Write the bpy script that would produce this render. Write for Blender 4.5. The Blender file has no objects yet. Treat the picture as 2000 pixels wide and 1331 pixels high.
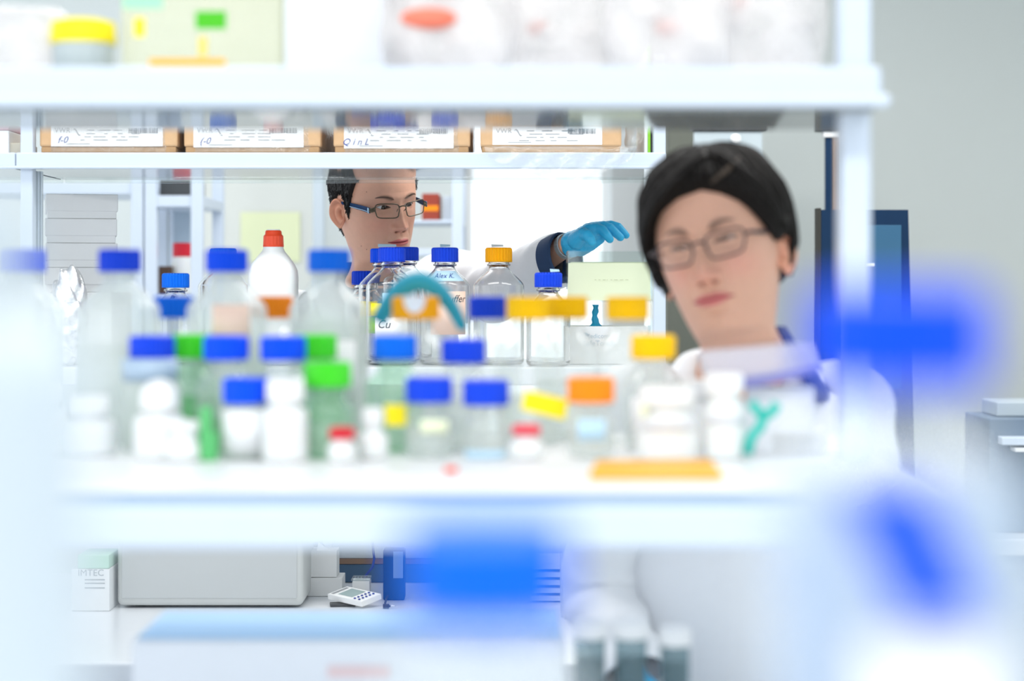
import bpy, bmesh, math, random
import numpy as np
from mathutils import Vector, Matrix, Euler
random.seed(7)
rng = np.random.default_rng(7)
SC = bpy.context.scene
COL = SC.collection
PI = math.pi
F, CX, HY, ZC = 3500.0, 1000.0, 560.0, 1.5      # focal length in px of a 2000 px wide frame, horizon row, eye height


def P(px, py, d):
    """the place that lies at distance d along the room on the sight line of photo point (px, py)"""
    return Vector(((px - CX) / F * d, d, ZC + (HY - py) / F * d))


def X(px, d):
    return (px - CX) / F * d


def Z(py, d):
    return ZC + (HY - py) / F * d


# ------------------------------------------------------------------ materials
MATS = {}


def mat(name, col, rough=0.5, metal=0.0, noise=0.0, nscale=30.0, coat=0.0, bump=0.0, sss=0.0, spec=0.5):
    if name in MATS:
        return MATS[name]
    m = bpy.data.materials.new(name)
    m.use_nodes = True
    nt = m.node_tree
    b = nt.nodes['Principled BSDF']
    b.inputs['Base Color'].default_value = (*col, 1)
    b.inputs['Roughness'].default_value = rough
    b.inputs['Metallic'].default_value = metal
    b.inputs['Coat Weight'].default_value = coat
    b.inputs['Specular IOR Level'].default_value = spec
    if sss:
        b.inputs['Subsurface Weight'].default_value = sss
        b.inputs['Subsurface Radius'].default_value = (0.010, 0.004, 0.002)
        b.inputs['Subsurface Scale'].default_value = 0.6
    if noise or bump:
        tc = nt.nodes.new('ShaderNodeTexCoord')
        nz = nt.nodes.new('ShaderNodeTexNoise')
        nz.inputs['Scale'].default_value = nscale
        nz.inputs['Detail'].default_value = 4
        nt.links.new(tc.outputs['Object'], nz.inputs['Vector'])
        if noise:
            mx = nt.nodes.new('ShaderNodeMix')
            mx.data_type = 'RGBA'
            mx.inputs[6].default_value = (*[c * (1 - noise) for c in col], 1)
            mx.inputs[7].default_value = (*[min(1, c * (1 + noise)) for c in col], 1)
            nt.links.new(nz.outputs['Fac'], mx.inputs[0])
            nt.links.new(mx.outputs[2], b.inputs['Base Color'])
        if bump:
            bp = nt.nodes.new('ShaderNodeBump')
            bp.inputs['Strength'].default_value = bump
            bp.inputs['Distance'].default_value = 0.004
            nt.links.new(nz.outputs['Fac'], bp.inputs['Height'])
            nt.links.new(bp.outputs['Normal'], b.inputs['Normal'])
    MATS[name] = m
    return m


def vcol_mat(name, rough=0.45, sss=0.0, spec=0.4, bump=0.0):
    m = bpy.data.materials.new(name)
    m.use_nodes = True
    nt = m.node_tree
    b = nt.nodes['Principled BSDF']
    a = nt.nodes.new('ShaderNodeAttribute')
    a.attribute_name = 'tint'
    tc = nt.nodes.new('ShaderNodeTexCoord')
    nz = nt.nodes.new('ShaderNodeTexNoise')
    nz.inputs['Scale'].default_value = 90
    nz.inputs['Detail'].default_value = 5
    nt.links.new(tc.outputs['Object'], nz.inputs['Vector'])
    mr = nt.nodes.new('ShaderNodeMapRange')
    mr.inputs['To Min'].default_value = 0.93
    mr.inputs['To Max'].default_value = 1.06
    nt.links.new(nz.outputs['Fac'], mr.inputs['Value'])
    vm = nt.nodes.new('ShaderNodeVectorMath')
    vm.operation = 'SCALE'
    nt.links.new(a.outputs['Color'], vm.inputs[0])
    nt.links.new(mr.outputs['Result'], vm.inputs['Scale'])
    nt.links.new(vm.outputs['Vector'], b.inputs['Base Color'])
    b.inputs['Roughness'].default_value = rough
    b.inputs['Specular IOR Level'].default_value = spec
    if sss:
        b.inputs['Subsurface Weight'].default_value = sss
        b.inputs['Subsurface Radius'].default_value = (0.008, 0.003, 0.0015)
        b.inputs['Subsurface Scale'].default_value = 0.5
    return m


def clear(name, tint=(0.97, 0.985, 0.98), milk=0.06, milkcol=(0.9, 0.93, 0.93), rough=0.04, edge=0.75, base=0.04, noise=0.0, nscale=25.0):
    """thin-walled clear glass or plastic: see-through, mirror-like at grazing angles, with a little milkiness"""
    if name in MATS:
        return MATS[name]
    m = bpy.data.materials.new(name)
    m.use_nodes = True
    nt = m.node_tree
    N = nt.nodes
    N.remove(N['Principled BSDF'])
    out = N['Material Output']
    tr = N.new('ShaderNodeBsdfTransparent')
    tr.inputs['Color'].default_value = (*tint, 1)
    gl = N.new('ShaderNodeBsdfGlossy')
    gl.inputs['Roughness'].default_value = rough
    gl.inputs['Color'].default_value = (0.96, 0.98, 1, 1)
    lw = N.new('ShaderNodeLayerWeight')
    lw.inputs['Blend'].default_value = 0.5
    pw = N.new('ShaderNodeMath')
    pw.operation = 'POWER'
    pw.inputs[1].default_value = 3.0
    nt.links.new(lw.outputs['Facing'], pw.inputs[0])
    mr = N.new('ShaderNodeMapRange')
    mr.inputs['To Min'].default_value = base
    mr.inputs['To Max'].default_value = edge
    nt.links.new(pw.outputs[0], mr.inputs['Value'])
    mx = N.new('ShaderNodeMixShader')
    nt.links.new(mr.outputs['Result'], mx.inputs[0])
    nt.links.new(tr.outputs[0], mx.inputs[1])
    nt.links.new(gl.outputs[0], mx.inputs[2])
    last = mx
    if milk > 0:
        df = N.new('ShaderNodeBsdfDiffuse')
        df.inputs['Color'].default_value = (*milkcol, 1)
        tl = N.new('ShaderNodeBsdfTranslucent')
        tl.inputs['Color'].default_value = (*milkcol, 1)
        ad = N.new('ShaderNodeMixShader')
        ad.inputs[0].default_value = 0.4
        nt.links.new(df.outputs[0], ad.inputs[1])
        nt.links.new(tl.outputs[0], ad.inputs[2])
        m2 = N.new('ShaderNodeMixShader')
        m2.inputs[0].default_value = milk
        if noise:
            tc = N.new('ShaderNodeTexCoord')
            nz = N.new('ShaderNodeTexNoise')
            nz.inputs['Scale'].default_value = nscale
            nz.inputs['Detail'].default_value = 5
            nt.links.new(tc.outputs['Object'], nz.inputs['Vector'])
            r2 = N.new('ShaderNodeMapRange')
            r2.inputs['From Min'].default_value = 0.3
            r2.inputs['From Max'].default_value = 0.7
            r2.inputs['To Min'].default_value = max(0, milk - noise)
            r2.inputs['To Max'].default_value = min(1, milk + noise)
            nt.links.new(nz.outputs['Fac'], r2.inputs['Value'])
            nt.links.new(r2.outputs['Result'], m2.inputs[0])
            bp = N.new('ShaderNodeBump')
            bp.inputs['Strength'].default_value = 0.8
            bp.inputs['Distance'].default_value = 0.01
            nt.links.new(nz.outputs['Fac'], bp.inputs['Height'])
            nt.links.new(bp.outputs['Normal'], gl.inputs['Normal'])
        nt.links.new(mx.outputs[0], m2.inputs[1])
        nt.links.new(ad.outputs[0], m2.inputs[2])
        last = m2
    nt.links.new(last.outputs[0], out.inputs['Surface'])
    MATS[name] = m
    return m


def solid_glass(name, tint=(1, 1, 1), ior=1.45):
    if name in MATS:
        return MATS[name]
    m = mat(name, tint, 0.0)
    b = m.node_tree.nodes['Principled BSDF']
    b.inputs['Transmission Weight'].default_value = 1.0
    b.inputs['IOR'].default_value = ior
    return m


M = {}
M['white'] = mat('white_laminate', (0.78, 0.81, 0.85), 0.25, noise=0.02)
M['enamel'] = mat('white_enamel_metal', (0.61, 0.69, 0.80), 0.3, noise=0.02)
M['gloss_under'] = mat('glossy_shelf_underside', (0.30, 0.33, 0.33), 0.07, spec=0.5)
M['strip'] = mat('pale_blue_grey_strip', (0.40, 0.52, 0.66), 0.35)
M['paper'] = mat('white_paper', (0.86, 0.87, 0.88), 0.7)
M['card'] = mat('brown_cardboard', (0.62, 0.40, 0.22), 0.75, noise=0.10, nscale=60)
M['cardedge'] = mat('dark_cardboard_edge', (0.42, 0.26, 0.13), 0.8, noise=0.15, nscale=80)
M['carton'] = mat('white_carton', (0.80, 0.81, 0.81), 0.6, noise=0.03)
M['greybox'] = mat('grey_white_carton', (0.70, 0.71, 0.715), 0.6, noise=0.03)
M['blue'] = mat('royal_blue_cap_plastic', (0.0, 0.085, 0.88), 0.4, spec=0.2)
M['blue2'] = mat('bright_blue_cap_plastic', (0.0, 0.16, 0.80), 0.4, spec=0.2)
M['navyblue'] = mat('deep_blue_cap_plastic', (0.008, 0.065, 0.72), 0.4, spec=0.2)
M['yellow'] = mat('yellow_cap_plastic', (1.0, 0.60, 0.0), 0.4, spec=0.2)
M['amber'] = mat('amber_yellow_cap_plastic', (1.0, 0.44, 0.0), 0.4, spec=0.2)
M['orange'] = mat('orange_cap_plastic', (1.0, 0.29, 0.01), 0.4, spec=0.2)
M['redorange'] = mat('red_orange_cap_plastic', (0.88, 0.07, 0.015), 0.35)
M['green'] = mat('bright_green_cap_plastic', (0.05, 0.66, 0.01), 0.35)
M['red'] = mat('red_cap_plastic', (0.75, 0.015, 0.04), 0.35)
M['pink'] = mat('pink_red_cap_plastic', (0.85, 0.10, 0.14), 0.35)
M['whitecap'] = mat('white_cap_plastic', (0.88, 0.89, 0.89), 0.35)
M['hdpe'] = mat('white_milky_plastic', (0.82, 0.84, 0.84), 0.4, sss=0.2)
M['teal'] = mat('teal_plastic', (0.01, 0.50, 0.42), 0.4)
M['cyan'] = mat('cyan_nitrile', (0.01, 0.36, 0.52), 0.45)
M['glove'] = mat('blue_nitrile_glove', (0.03, 0.45, 0.80), 0.45, noise=0.08, nscale=120, bump=0.25)
M['ytag'] = mat('bright_yellow_paper', (0.98, 0.80, 0.0), 0.6)
M['ypaper'] = mat('pale_yellow_green_paper', (0.86, 0.91, 0.64), 0.7)
M['otag'] = mat('orange_yellow_card', (0.98, 0.46, 0.0), 0.5)
M['gtag'] = mat('green_paper', (0.06, 0.50, 0.0), 0.6)
M['lime'] = mat('lime_green_card', (0.30, 0.72, 0.03), 0.5)
M['ltblue'] = mat('pale_blue_tape', (0.50, 0.72, 0.88), 0.6)
M['peach'] = mat('peach_label', (0.90, 0.66, 0.54), 0.6)
M['ink'] = mat('black_ink', (0.04, 0.045, 0.06), 0.6)
M['greyink'] = mat('grey_print', (0.30, 0.32, 0.34), 0.6)
M['paleink'] = mat('pale_print', (0.45, 0.55, 0.62), 0.6)
M['blueink'] = mat('blue_ink', (0.02, 0.05, 0.30), 0.6)
M['black'] = mat('black_plastic', (0.02, 0.022, 0.026), 0.4)
M['darkgrey'] = mat('dark_grey_plastic', (0.06, 0.065, 0.07), 0.5)
M['steel'] = mat('steel', (0.62, 0.64, 0.66), 0.25, 1.0)
M['alu'] = mat('satin_aluminium', (0.55, 0.62, 0.68), 0.3, 0.7)
M['foil'] = mat('crumpled_foil', (0.88, 0.89, 0.90), 0.36, 0.9, bump=1.0, nscale=60)
M['bluegrey'] = mat('blue_grey_top', (0.42, 0.64, 0.86), 0.5)
M['navy'] = mat('navy_blue_casing', (0.006, 0.028, 0.075), 0.6, spec=0.15)
M['haze_jar'] = mat('pale_grey_blue_plastic', (0.60, 0.67, 0.71), 0.45)
M['shelf_top'] = mat('bright_white_laminate', (0.92, 0.93, 0.94), 0.35)
M['wall'] = mat('pale_grey_green_wall', (0.74, 0.785, 0.77), 0.8, noise=0.02, nscale=3)
M['floor'] = mat('pale_grey_lino', (0.62, 0.64, 0.65), 0.4, noise=0.05, nscale=8)
M['olive'] = mat('dark_olive_grey_paint', (0.12, 0.13, 0.105), 0.5)
M['cream'] = mat('lit_wall_cream', (0.80, 0.82, 0.77), 0.7, noise=0.02, nscale=4)
M['coat'] = mat('white_coat_cotton', (0.83, 0.85, 0.88), 0.85, noise=0.02, nscale=60, bump=0.15)
M['shirt'] = mat('navy_shirt_cotton', (0.015, 0.045, 0.12), 0.8, noise=0.1, nscale=80)
M['trousers'] = mat('charcoal_trousers', (0.03, 0.032, 0.04), 0.8)
M['hair'] = mat('black_hair', (0.016, 0.0145, 0.015), 0.5, spec=0.25)
M['hair2'] = mat('dark_brown_hair', (0.007, 0.0055, 0.005), 0.55, spec=0.13)
M['frame'] = mat('bronze_metal_frame', (0.09, 0.075, 0.05), 0.3, 0.6)
M['temple'] = mat('blue_temple_acetate', (0.008, 0.045, 0.14), 0.55, spec=0.15)
M['templelight'] = mat('light_blue_temple_line', (0.35, 0.55, 0.75), 0.3)
M['frame2'] = mat('dark_plum_frame', (0.045, 0.03, 0.035), 0.3)
M['sclera'] = mat('eye_white', (0.78, 0.76, 0.74), 0.15)
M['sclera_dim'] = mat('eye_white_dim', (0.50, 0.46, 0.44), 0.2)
M['watch'] = mat('brushed_silver', (0.66, 0.66, 0.65), 0.35, 0.5)
M['iris'] = mat('dark_brown_iris', (0.035, 0.018, 0.010), 0.08)
M['pupil'] = mat('pupil_black', (0.005, 0.005, 0.005), 0.05)
M['lens'] = clear('spectacle_lens', (0.97, 0.98, 0.98), 0.0, edge=0.10, base=0.008)
M['glass'] = clear('bottle_glass', (0.965, 0.98, 0.975), 0.20, (0.90, 0.93, 0.92), edge=0.6)
M['glass_pale'] = clear('pale_bottle_glass', (0.93, 0.96, 0.95), 0.48, (0.90, 0.93, 0.925), edge=0.6)
M['glass_green'] = clear('green_tinted_glass', (0.80, 0.95, 0.84), 0.16, (0.70, 0.88, 0.74), edge=0.5)
M['glass_true'] = solid_glass('borosilicate_glass')
M['acrylic'] = clear('clear_acrylic', (0.965, 0.985, 0.98), 0.04, (0.75, 0.85, 0.82), edge=0.8)
M['film'] = clear('clear_plastic_film', (0.97, 0.975, 0.97), 0.07, (0.9, 0.9, 0.88), rough=0.10, edge=0.9, base=0.10, noise=0.07, nscale=70)
M['bag'] = clear('cloudy_bag_plastic', (0.94, 0.93, 0.93), 0.6, (0.88, 0.86, 0.85), rough=0.15, edge=0.5, noise=0.3, nscale=18)
M['bagclear'] = clear('hanging_bag_plastic', (0.93, 0.94, 0.95), 0.35, (0.80, 0.83, 0.86), rough=0.15, edge=0.5, noise=0.2, nscale=22)
M['ybox'] = clear('yellowish_clear_plastic', (0.97, 0.97, 0.90), 0.40, (0.88, 0.89, 0.74), rough=0.1)
M['tubeglass'] = clear('grey_teal_plastic', (0.62, 0.72, 0.74), 0.35, (0.30, 0.42, 0.45), rough=0.1)
M['window'] = clear('window_glass', (0.98, 0.99, 0.99), 0.0, edge=0.3)
M['milk'] = mat('milky_liquid', (0.80, 0.82, 0.80), 0.3)
M['whiteliq'] = clear('cloudy_liquid', (0.93, 0.95, 0.94), 0.45, (0.84, 0.87, 0.85))
M['peachliq'] = clear('peach_liquid', (0.97, 0.86, 0.78), 0.5, (0.88, 0.66, 0.54))
M['greenliq'] = clear('green_liquid', (0.6, 0.92, 0.65), 0.35, (0.30, 0.72, 0.36))
M['lcd'] = mat('lcd_grey_green', (0.32, 0.42, 0.42), 0.15)
M['beige'] = mat('beige_card', (0.62, 0.58, 0.48), 0.7)
M['redbrown'] = mat('red_brown_box', (0.30, 0.035, 0.015), 0.5)
M['brown'] = mat('brown_wood_edge', (0.22, 0.14, 0.10), 0.6)
M['palescreen'] = mat('pale_blue_grey_screen', (0.50, 0.58, 0.62), 0.4)


# ------------------------------------------------------------------ objects
def tag(o, label=None, cat=None, group=None, kind=None):
    if label: o['label'] = label
    if cat: o['category'] = cat
    if group: o['group'] = group
    if kind: o['kind'] = kind
    return o


def thing(name, label, cat, loc=(0, 0, 0), rz=0.0, group=None):
    o = bpy.data.objects.new(name, None)
    o.empty_display_size = 0.02
    COL.objects.link(o)
    o.location = loc
    o.rotation_euler = (0, 0, rz)
    return tag(o, label, cat, group)


def link(name, me, m=None, parent=None, loc=None):
    o = bpy.data.objects.new(name, me)
    COL.objects.link(o)
    if m is not None:
        for x in (m if isinstance(m, (list, tuple)) else [m]):
            if x.name not in [k.name for k in me.materials if k]:
                me.materials.append(x)
    if parent is not None: o.parent = parent
    if loc is not None: o.location = loc
    return o


class MB:
    def __init__(self):
        self.v, self.f, self.mi, self.sm = [], [], [], []
        self.cur, self.smooth = 0, True

    def add(self, vs, fs, smooth=None):
        b = len(self.v)
        self.v += [tuple(p) for p in vs]
        s = self.smooth if smooth is None else smooth
        for f in fs:
            self.f.append(tuple(b + i for i in f))
            self.mi.append(self.cur)
            self.sm.append(s)
        return self

    def box(self, lo, hi, bev=0.0, seg=2, rot=None, piv=None, taper=None):
        bm = bmesh.new()
        bmesh.ops.create_cube(bm, size=1)
        c = [(a + b) / 2 for a, b in zip(lo, hi)]
        s = [b - a for a, b in zip(lo, hi)]
        for v in bm.verts:
            v.co = Vector((v.co.x * s[0], v.co.y * s[1], v.co.z * s[2]))
        if bev:
            bmesh.ops.bevel(bm, geom=bm.edges[:], offset=min(bev, min(s) * 0.49), segments=seg, affect='EDGES', profile=0.5)
        bm.verts.ensure_lookup_table()
        vs = []
        R = Euler(rot).to_matrix() if rot else None
        for v in bm.verts:
            p = v.co.copy()
            if taper: # scale in xy by height
                k = 1 + taper * (p.z / s[2])
                p.x *= k; p.y *= k
            p = p + Vector(c)
            if R is not None:
                pv = Vector(piv if piv is not None else c)
                p = R @ (p - pv) + pv
            vs.append(p)
        fs = [[v.index for v in f.verts] for f in bm.faces]
        bm.free()
        return self.add(vs, fs, smooth=False)

    def lathe(self, prof, seg=48, c=(0, 0, 0), a0=0.0, a1=2 * PI, ribs=0, ribdepth=0.0, smooth=True):
        full = abs(a1 - a0 - 2 * PI) < 1e-6
        n = seg if full else seg + 1
        vs, fs = [], []
        for (r, z) in prof:
            for k in range(n):
                a = a0 + (a1 - a0) * k / seg
                rr = r
                if ribs and r > 0.001 and (k // 2) % 2:
                    rr = r - ribdepth
                vs.append((c[0] + rr * math.sin(a), c[1] - rr * math.cos(a), c[2] + z))
        for i in range(len(prof) - 1):
            for k in range(seg if not full else n):
                k2 = (k + 1) % n
                if not full and k == seg: continue
                fs.append((i * n + k, i * n + k2, (i + 1) * n + k2, (i + 1) * n + k))
        return self.add(vs, fs, smooth)

    def disc(self, r, z, seg=48, c=(0, 0, 0), up=True):
        vs = [(c[0] + r * math.sin(2 * PI * k / seg), c[1] - r * math.cos(2 * PI * k / seg), c[2] + z) for k in range(seg)]
        return self.add(vs, [list(range(seg)) if up else list(range(seg))[::-1]], False)

    def tube(self, pts, r, seg=10, cap=True, closed=False):
        pts = [Vector(p) for p in pts]
        n = len(pts)
        rs = r if isinstance(r, (list, tuple)) else [r] * n
        vs, fs = [], []
        up = Vector((0, 0, 1))
        prev = None
        for i, p in enumerate(pts):
            t = (pts[(i + 1) % n] - pts[i - 1]) if closed else (pts[min(i + 1, n - 1)] - pts[max(i - 1, 0)])
            if t.length < 1e-9: t = Vector((0, 0, 1))
            t.normalize()
            if prev is None:
                a = t.cross(up)
                if a.length < 1e-3: a = t.cross(Vector((0, 1, 0)))
            else:
                a = prev - t * prev.dot(t)
                if a.length < 1e-6: a = t.cross(up)
            a.normalize()
            prev = a
            b = t.cross(a)
            for k in range(seg):
                w = 2 * PI * k / seg
                vs.append(p + (a * math.cos(w) + b * math.sin(w)) * rs[i])
        m = n if closed else n - 1
        for i in range(m):
            j = (i + 1) % n
            for k in range(seg):
                k2 = (k + 1) % seg
                fs.append((i * seg + k, i * seg + k2, j * seg + k2, j * seg + k))
        if cap and not closed:
            fs.append(tuple(range(seg))[::-1])
            fs.append(tuple((n - 1) * seg + k for k in range(seg)))
        return self.add(vs, fs)

    def ribbon(self, pts, half, normal_fn=None, thick=0.001):
        """flat band along pts; half = half-width vector(s)"""
        vs, fs = [], []
        for i, p in enumerate(pts):
            h = half[i] if isinstance(half, list) else half
            p = Vector(p); h = Vector(h)
            t = Vector(pts[min(i + 1, len(pts) - 1)]) - Vector(pts[max(i - 1, 0)])
            n = t.cross(h).normalized() * thick
            vs += [p - h, p + h, p + h + n, p - h + n]
        for i in range(len(pts) - 1):
            a, b = 4 * i, 4 * i + 4
            for k in range(4):
                fs.append((a + k, a + (k + 1) % 4, b + (k + 1) % 4, b + k))
        e = 4 * (len(pts) - 1)
        fs += [(3, 2, 1, 0), (e, e + 1, e + 2, e + 3)]
        return self.add(vs, fs, False)

    def grid(self, fn, nu, nv, closeu=False):
        vs, fs = [], []
        for i in range(nv + 1):
            for k in range(nu if closeu else nu + 1):
                vs.append(fn(k / nu, i / nv))
        n = nu if closeu else nu + 1
        for i in range(nv):
            for k in range(nu):
                k2 = (k + 1) % n
                fs.append((i * n + k, i * n + k2, (i + 1) * n + k2, (i + 1) * n + k))
        return self.add(vs, fs)

    def ell(self, c, r, nu=24, nv=14, fn=None):
        c = Vector(c)
        def g(u, v):
            a, b = 2 * PI * u, PI * (v * 0.996 + 0.002)
            p = Vector((r[0] * math.sin(b) * math.sin(a), -r[1] * math.sin(b) * math.cos(a), r[2] * math.cos(b)))
            if fn: p = fn(p)
            return c + p
        return self.grid(g, nu, nv, True)

    def mesh(self, name):
        me = bpy.data.meshes.new(name)
        me.from_pydata([tuple(v) for v in self.v], [], self.f)
        me.polygons.foreach_set('material_index', self.mi)
        me.polygons.foreach_set('use_smooth', self.sm)
        me.update()
        return me

    def build(self, name, m, parent=None, loc=None, fixn=True):
        me = self.mesh(name)
        if fixn:
            bm = bmesh.new(); bm.from_mesh(me)
            bmesh.ops.recalc_face_normals(bm, faces=bm.faces[:])
            bm.to_mesh(me); bm.free()
        o = link(name, me, m, parent, loc)
        return o


def bake(o):
    """apply an object's modifiers, returning the finished mesh"""
    dg = bpy.context.evaluated_depsgraph_get()
    dg.update()
    return bpy.data.meshes.new_from_object(o.evaluated_get(dg))


def blob(capsules, voxel, smooth=6, fac=0.5):
    """one continuous surface grown around tapered limbs [(p, q, rp, rq), ...]"""
    mb = MB()
    for (p, q, rp, rq) in capsules:
        p, q = Vector(p), Vector(q)
        n = max(2, int((q - p).length / (0.5 * max(min(rp, rq), 0.004))) + 1)
        for i in range(n):
            t = i / (n - 1)
            r = rp + (rq - rp) * t
            mb.ell(p.lerp(q, t), (r, r, r), 14, 9)
    o = mb.build('blob_tmp', None, fixn=False)
    md = o.modifiers.new('r', 'REMESH'); md.mode = 'VOXEL'; md.voxel_size = voxel
    if smooth:
        s = o.modifiers.new('s', 'SMOOTH'); s.iterations = smooth; s.factor = fac
    me = bake(o)
    old = o.data
    bpy.data.objects.remove(o); bpy.data.meshes.remove(old)
    me.polygons.foreach_set('use_smooth', [True] * len(me.polygons))
    return me


def mesh_of_text(s, size, shear=0.0, extrude=0.0, spacing=1.0):
    cu = bpy.data.curves.new('txt', 'FONT')
    cu.body = s; cu.size = size; cu.shear = shear; cu.extrude = extrude; cu.space_character = spacing
    cu.resolution_u = 3
    cu.align_x = 'CENTER'; cu.align_y = 'CENTER'
    o = bpy.data.objects.new('txt', cu)
    COL.objects.link(o)
    me = bake(o)
    bpy.data.objects.remove(o); bpy.data.curves.remove(cu)
    return me


def text_on(mb, s, size, origin, ux=(1, 0, 0), uy=(0, 0, 1), wrap=None, shear=0.0, spacing=1.0, off=0.0):
    """lettering laid on a surface: origin + x*ux + y*uy, or wrapped on a cylinder of radius wrap around the z axis"""
    me = mesh_of_text(s, size, shear, 0.0, spacing)
    vs = []
    for v in me.vertices:
        if wrap:
            a = origin[0] + v.co.x / wrap
            vs.append((wrap * math.sin(a), -wrap * math.cos(a), origin[1] + v.co.y))
        else:
            p = Vector(origin) + Vector(ux) * v.co.x + Vector(uy) * v.co.y
            vs.append(p)
    fs = [tuple(p.vertices) for p in me.polygons]
    bpy.data.meshes.remove(me)
    mb.add(vs, fs, False)
# ------------------------------------------------------------------ the room
def struct(name, mb, m, parent=None):
    o = mb.build(name, m, parent)
    if parent is None:
        o['kind'] = 'structure'
    return o

WY = 6.4
struct('floor', MB().box((-3.4, -1.6, -0.1), (2.7, WY + 0.15, 0.0)), M['floor'])
wx0, wx1, wz0, wz1 = X(905, WY), X(1192, WY), 0.95, 2.35      # window opening
w = MB()
w.box((-3.4, WY, 0), (wx0, WY + 0.15, 2.9)).box((wx1, WY, 0), (2.7, WY + 0.15, 2.9))
w.box((wx0, WY, 0), (wx1, WY + 0.15, wz0)).box((wx0, WY, wz1), (wx1, WY + 0.15, 2.9))
struct('wall_back', w, M['wall'])
struct('ceiling', MB().box((-3.4, -1.6, 2.9), (2.7, WY + 0.15, 3.0)), mat('white_ceiling', (0.80, 0.81, 0.82), 0.8))
struct('wall_right', MB().box((2.6, -1.6, 0), (2.7, WY, 2.9)), M['wall'])
win = struct('window_1', MB().box((wx0, WY + 0.06, wz0), (wx1, WY + 0.066, wz1)), M['window'])
fr = MB()
for a, b in (((wx0, wz0), (wx0 + 0.03, wz1)), ((wx1 - 0.03, wz0), (wx1, wz1)), ((wx0, wz0), (wx1, wz0 + 0.03)), ((wx0, wz1 - 0.03), (wx1, wz1))):
    fr.box((a[0], WY + 0.04, a[1]), (b[0], WY + 0.09, b[1]), 0.003)
fr.build('window_frame', M['whitecap'], win)
struct('baseboard_back', MB().box((-3.4, WY - 0.012, 0), (2.6, WY, 0.1), 0.003), M['darkgrey'])
struct('pillar', MB().box((X(1192, 6.25), 6.2, 0), (X(1268, 6.25), WY, 2.9), 0.004), mat('pillar_paint', (0.66, 0.69, 0.70), 0.7))
struct('lit_wall_1', MB().box((X(392, WY), WY - 0.02, 0.1), (X(622, WY), WY, 2.9), 0.002), M['cream'])  # same wall, coloured lighter where the light differs

# ------------------------------------------------------------------ front island: bench and shelving
fb = thing('laboratory_bench', 'white lab bench carrying the shelf crowded with reagent bottles', 'bench', (0, 0, 0))
MB().box((-1.5, 1.50, 0.862), (0.62, 2.40, 0.90), 0.004).build('worktop', M['white'], fb)
MB().box((-1.48, 1.56, 0.0), (0.60, 2.34, 0.862), 0.003).build('cabinet_base', M['enamel'], fb)

UF, UB, UZ0, UZ1 = 2.00, 2.255, 1.70, 1.7457          # upper shelf of the front unit
LF, LB, LZ0, LZ1 = 1.754, 2.415, 1.2419, 1.302         # lower shelf
URX = X(1722, UF)
fs = thing('shelving_unit', 'white shelving unit over the bench nearest to the woman, with bags on top', 'shelf', (0, 0, 0.9))
def at(mb, z0=0.9):
    mb.v = [(p[0], p[1], p[2] - z0) for p in mb.v]; return mb
us = at(MB().box((-1.45, UF, UZ0 + 0.003), (URX, UB, UZ1), 0.004)).build('upper_shelf', M['enamel'], fs)
at(MB().box((-1.45, UF - 0.012, UZ0), (URX + 0.008, UF + 0.004, UZ0 + 0.014), 0.004)).build('front_lip', M['enamel'], us)
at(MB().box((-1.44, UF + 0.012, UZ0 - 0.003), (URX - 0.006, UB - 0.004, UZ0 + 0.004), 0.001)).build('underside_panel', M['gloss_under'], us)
ls = at(MB().box((-1.45, LF, LZ1 - 0.004), (0.43, LB, LZ1), 0.0015)).build('lower_shelf', M['shelf_top'], fs)
at(MB().box((-1.45, LF + 0.006, LZ1 - 0.018), (0.428, LB, LZ1 - 0.004))).build('shade_strip', M['strip'], ls)  # blue-grey colour stands in for the shading along the shelf edge
at(MB().box((-1.45, LF + 0.001, LZ0), (0.43, LB, LZ1 - 0.0175), 0.006)).build('fascia', M['enamel'], ls)
for (px0, px1, d) in ((1640, 1697, 2.06), (-330, -273, 2.06)):
    at(MB().box((X(px0, d), d - 0.015, 0.9), (X(px1, d), d + 0.03, 2.0), 0.004)).build('post', M['enamel'], fs)

# ------------------------------------------------------------------ the man's island
BZ = 0.865
bb = thing('laboratory_bench', 'white lab bench in front of the man, with a grey instrument and small white boxes', 'bench', (0, 0, 0))
MB().box((-2.0, 3.02, BZ - 0.038), (0.52, 3.97, BZ), 0.004).build('worktop', M['white'], bb)
MB().box((-1.98, 3.08, 0.0), (0.50, 3.92, BZ - 0.038), 0.003).build('cabinet_base', M['enamel'], bb)
SF, SB, SZ0, SZ1 = 3.45, 3.82, 1.7267, 1.7583
TZ = 1.345                                               # the man's lower shelf
sx = X(30, SF)
bs = thing('shelving_unit', 'white shelving unit over the bench in front of the man, brown boxes on top', 'shelf', (0, 0, BZ))
a2 = lambda mb: at(mb, BZ)
for (x0, x1) in ((sx + 0.0008, X(1301, SF)), (-1.75, sx - 0.0008)):
    s = a2(MB().box((x0, SF, SZ0 + 0.0045), (x1, SB, SZ1), 0.0025)).build('upper_shelf', M['enamel'], bs)
    a2(MB().box((x0, SF - 0.006, SZ0), (x1 + 0.004, SF + 0.004, SZ0 + 0.006), 0.002)).build('front_lip', M['enamel'], s)
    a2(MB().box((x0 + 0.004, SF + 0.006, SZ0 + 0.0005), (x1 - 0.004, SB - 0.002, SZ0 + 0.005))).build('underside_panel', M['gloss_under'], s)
    a2(MB().box((x0 + 0.002, SB + 0.002, Z(358, SB)), (x1 - 0.002, SB + 0.012, Z(345, SB)), 0.002)).build('clear_edge_strip', M['acrylic'], s)
a2(MB().box((-1.75, 3.44, TZ - 0.035), (X(1301, SF), 3.84, TZ), 0.003)).build('lower_shelf', M['white'], bs)
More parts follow.
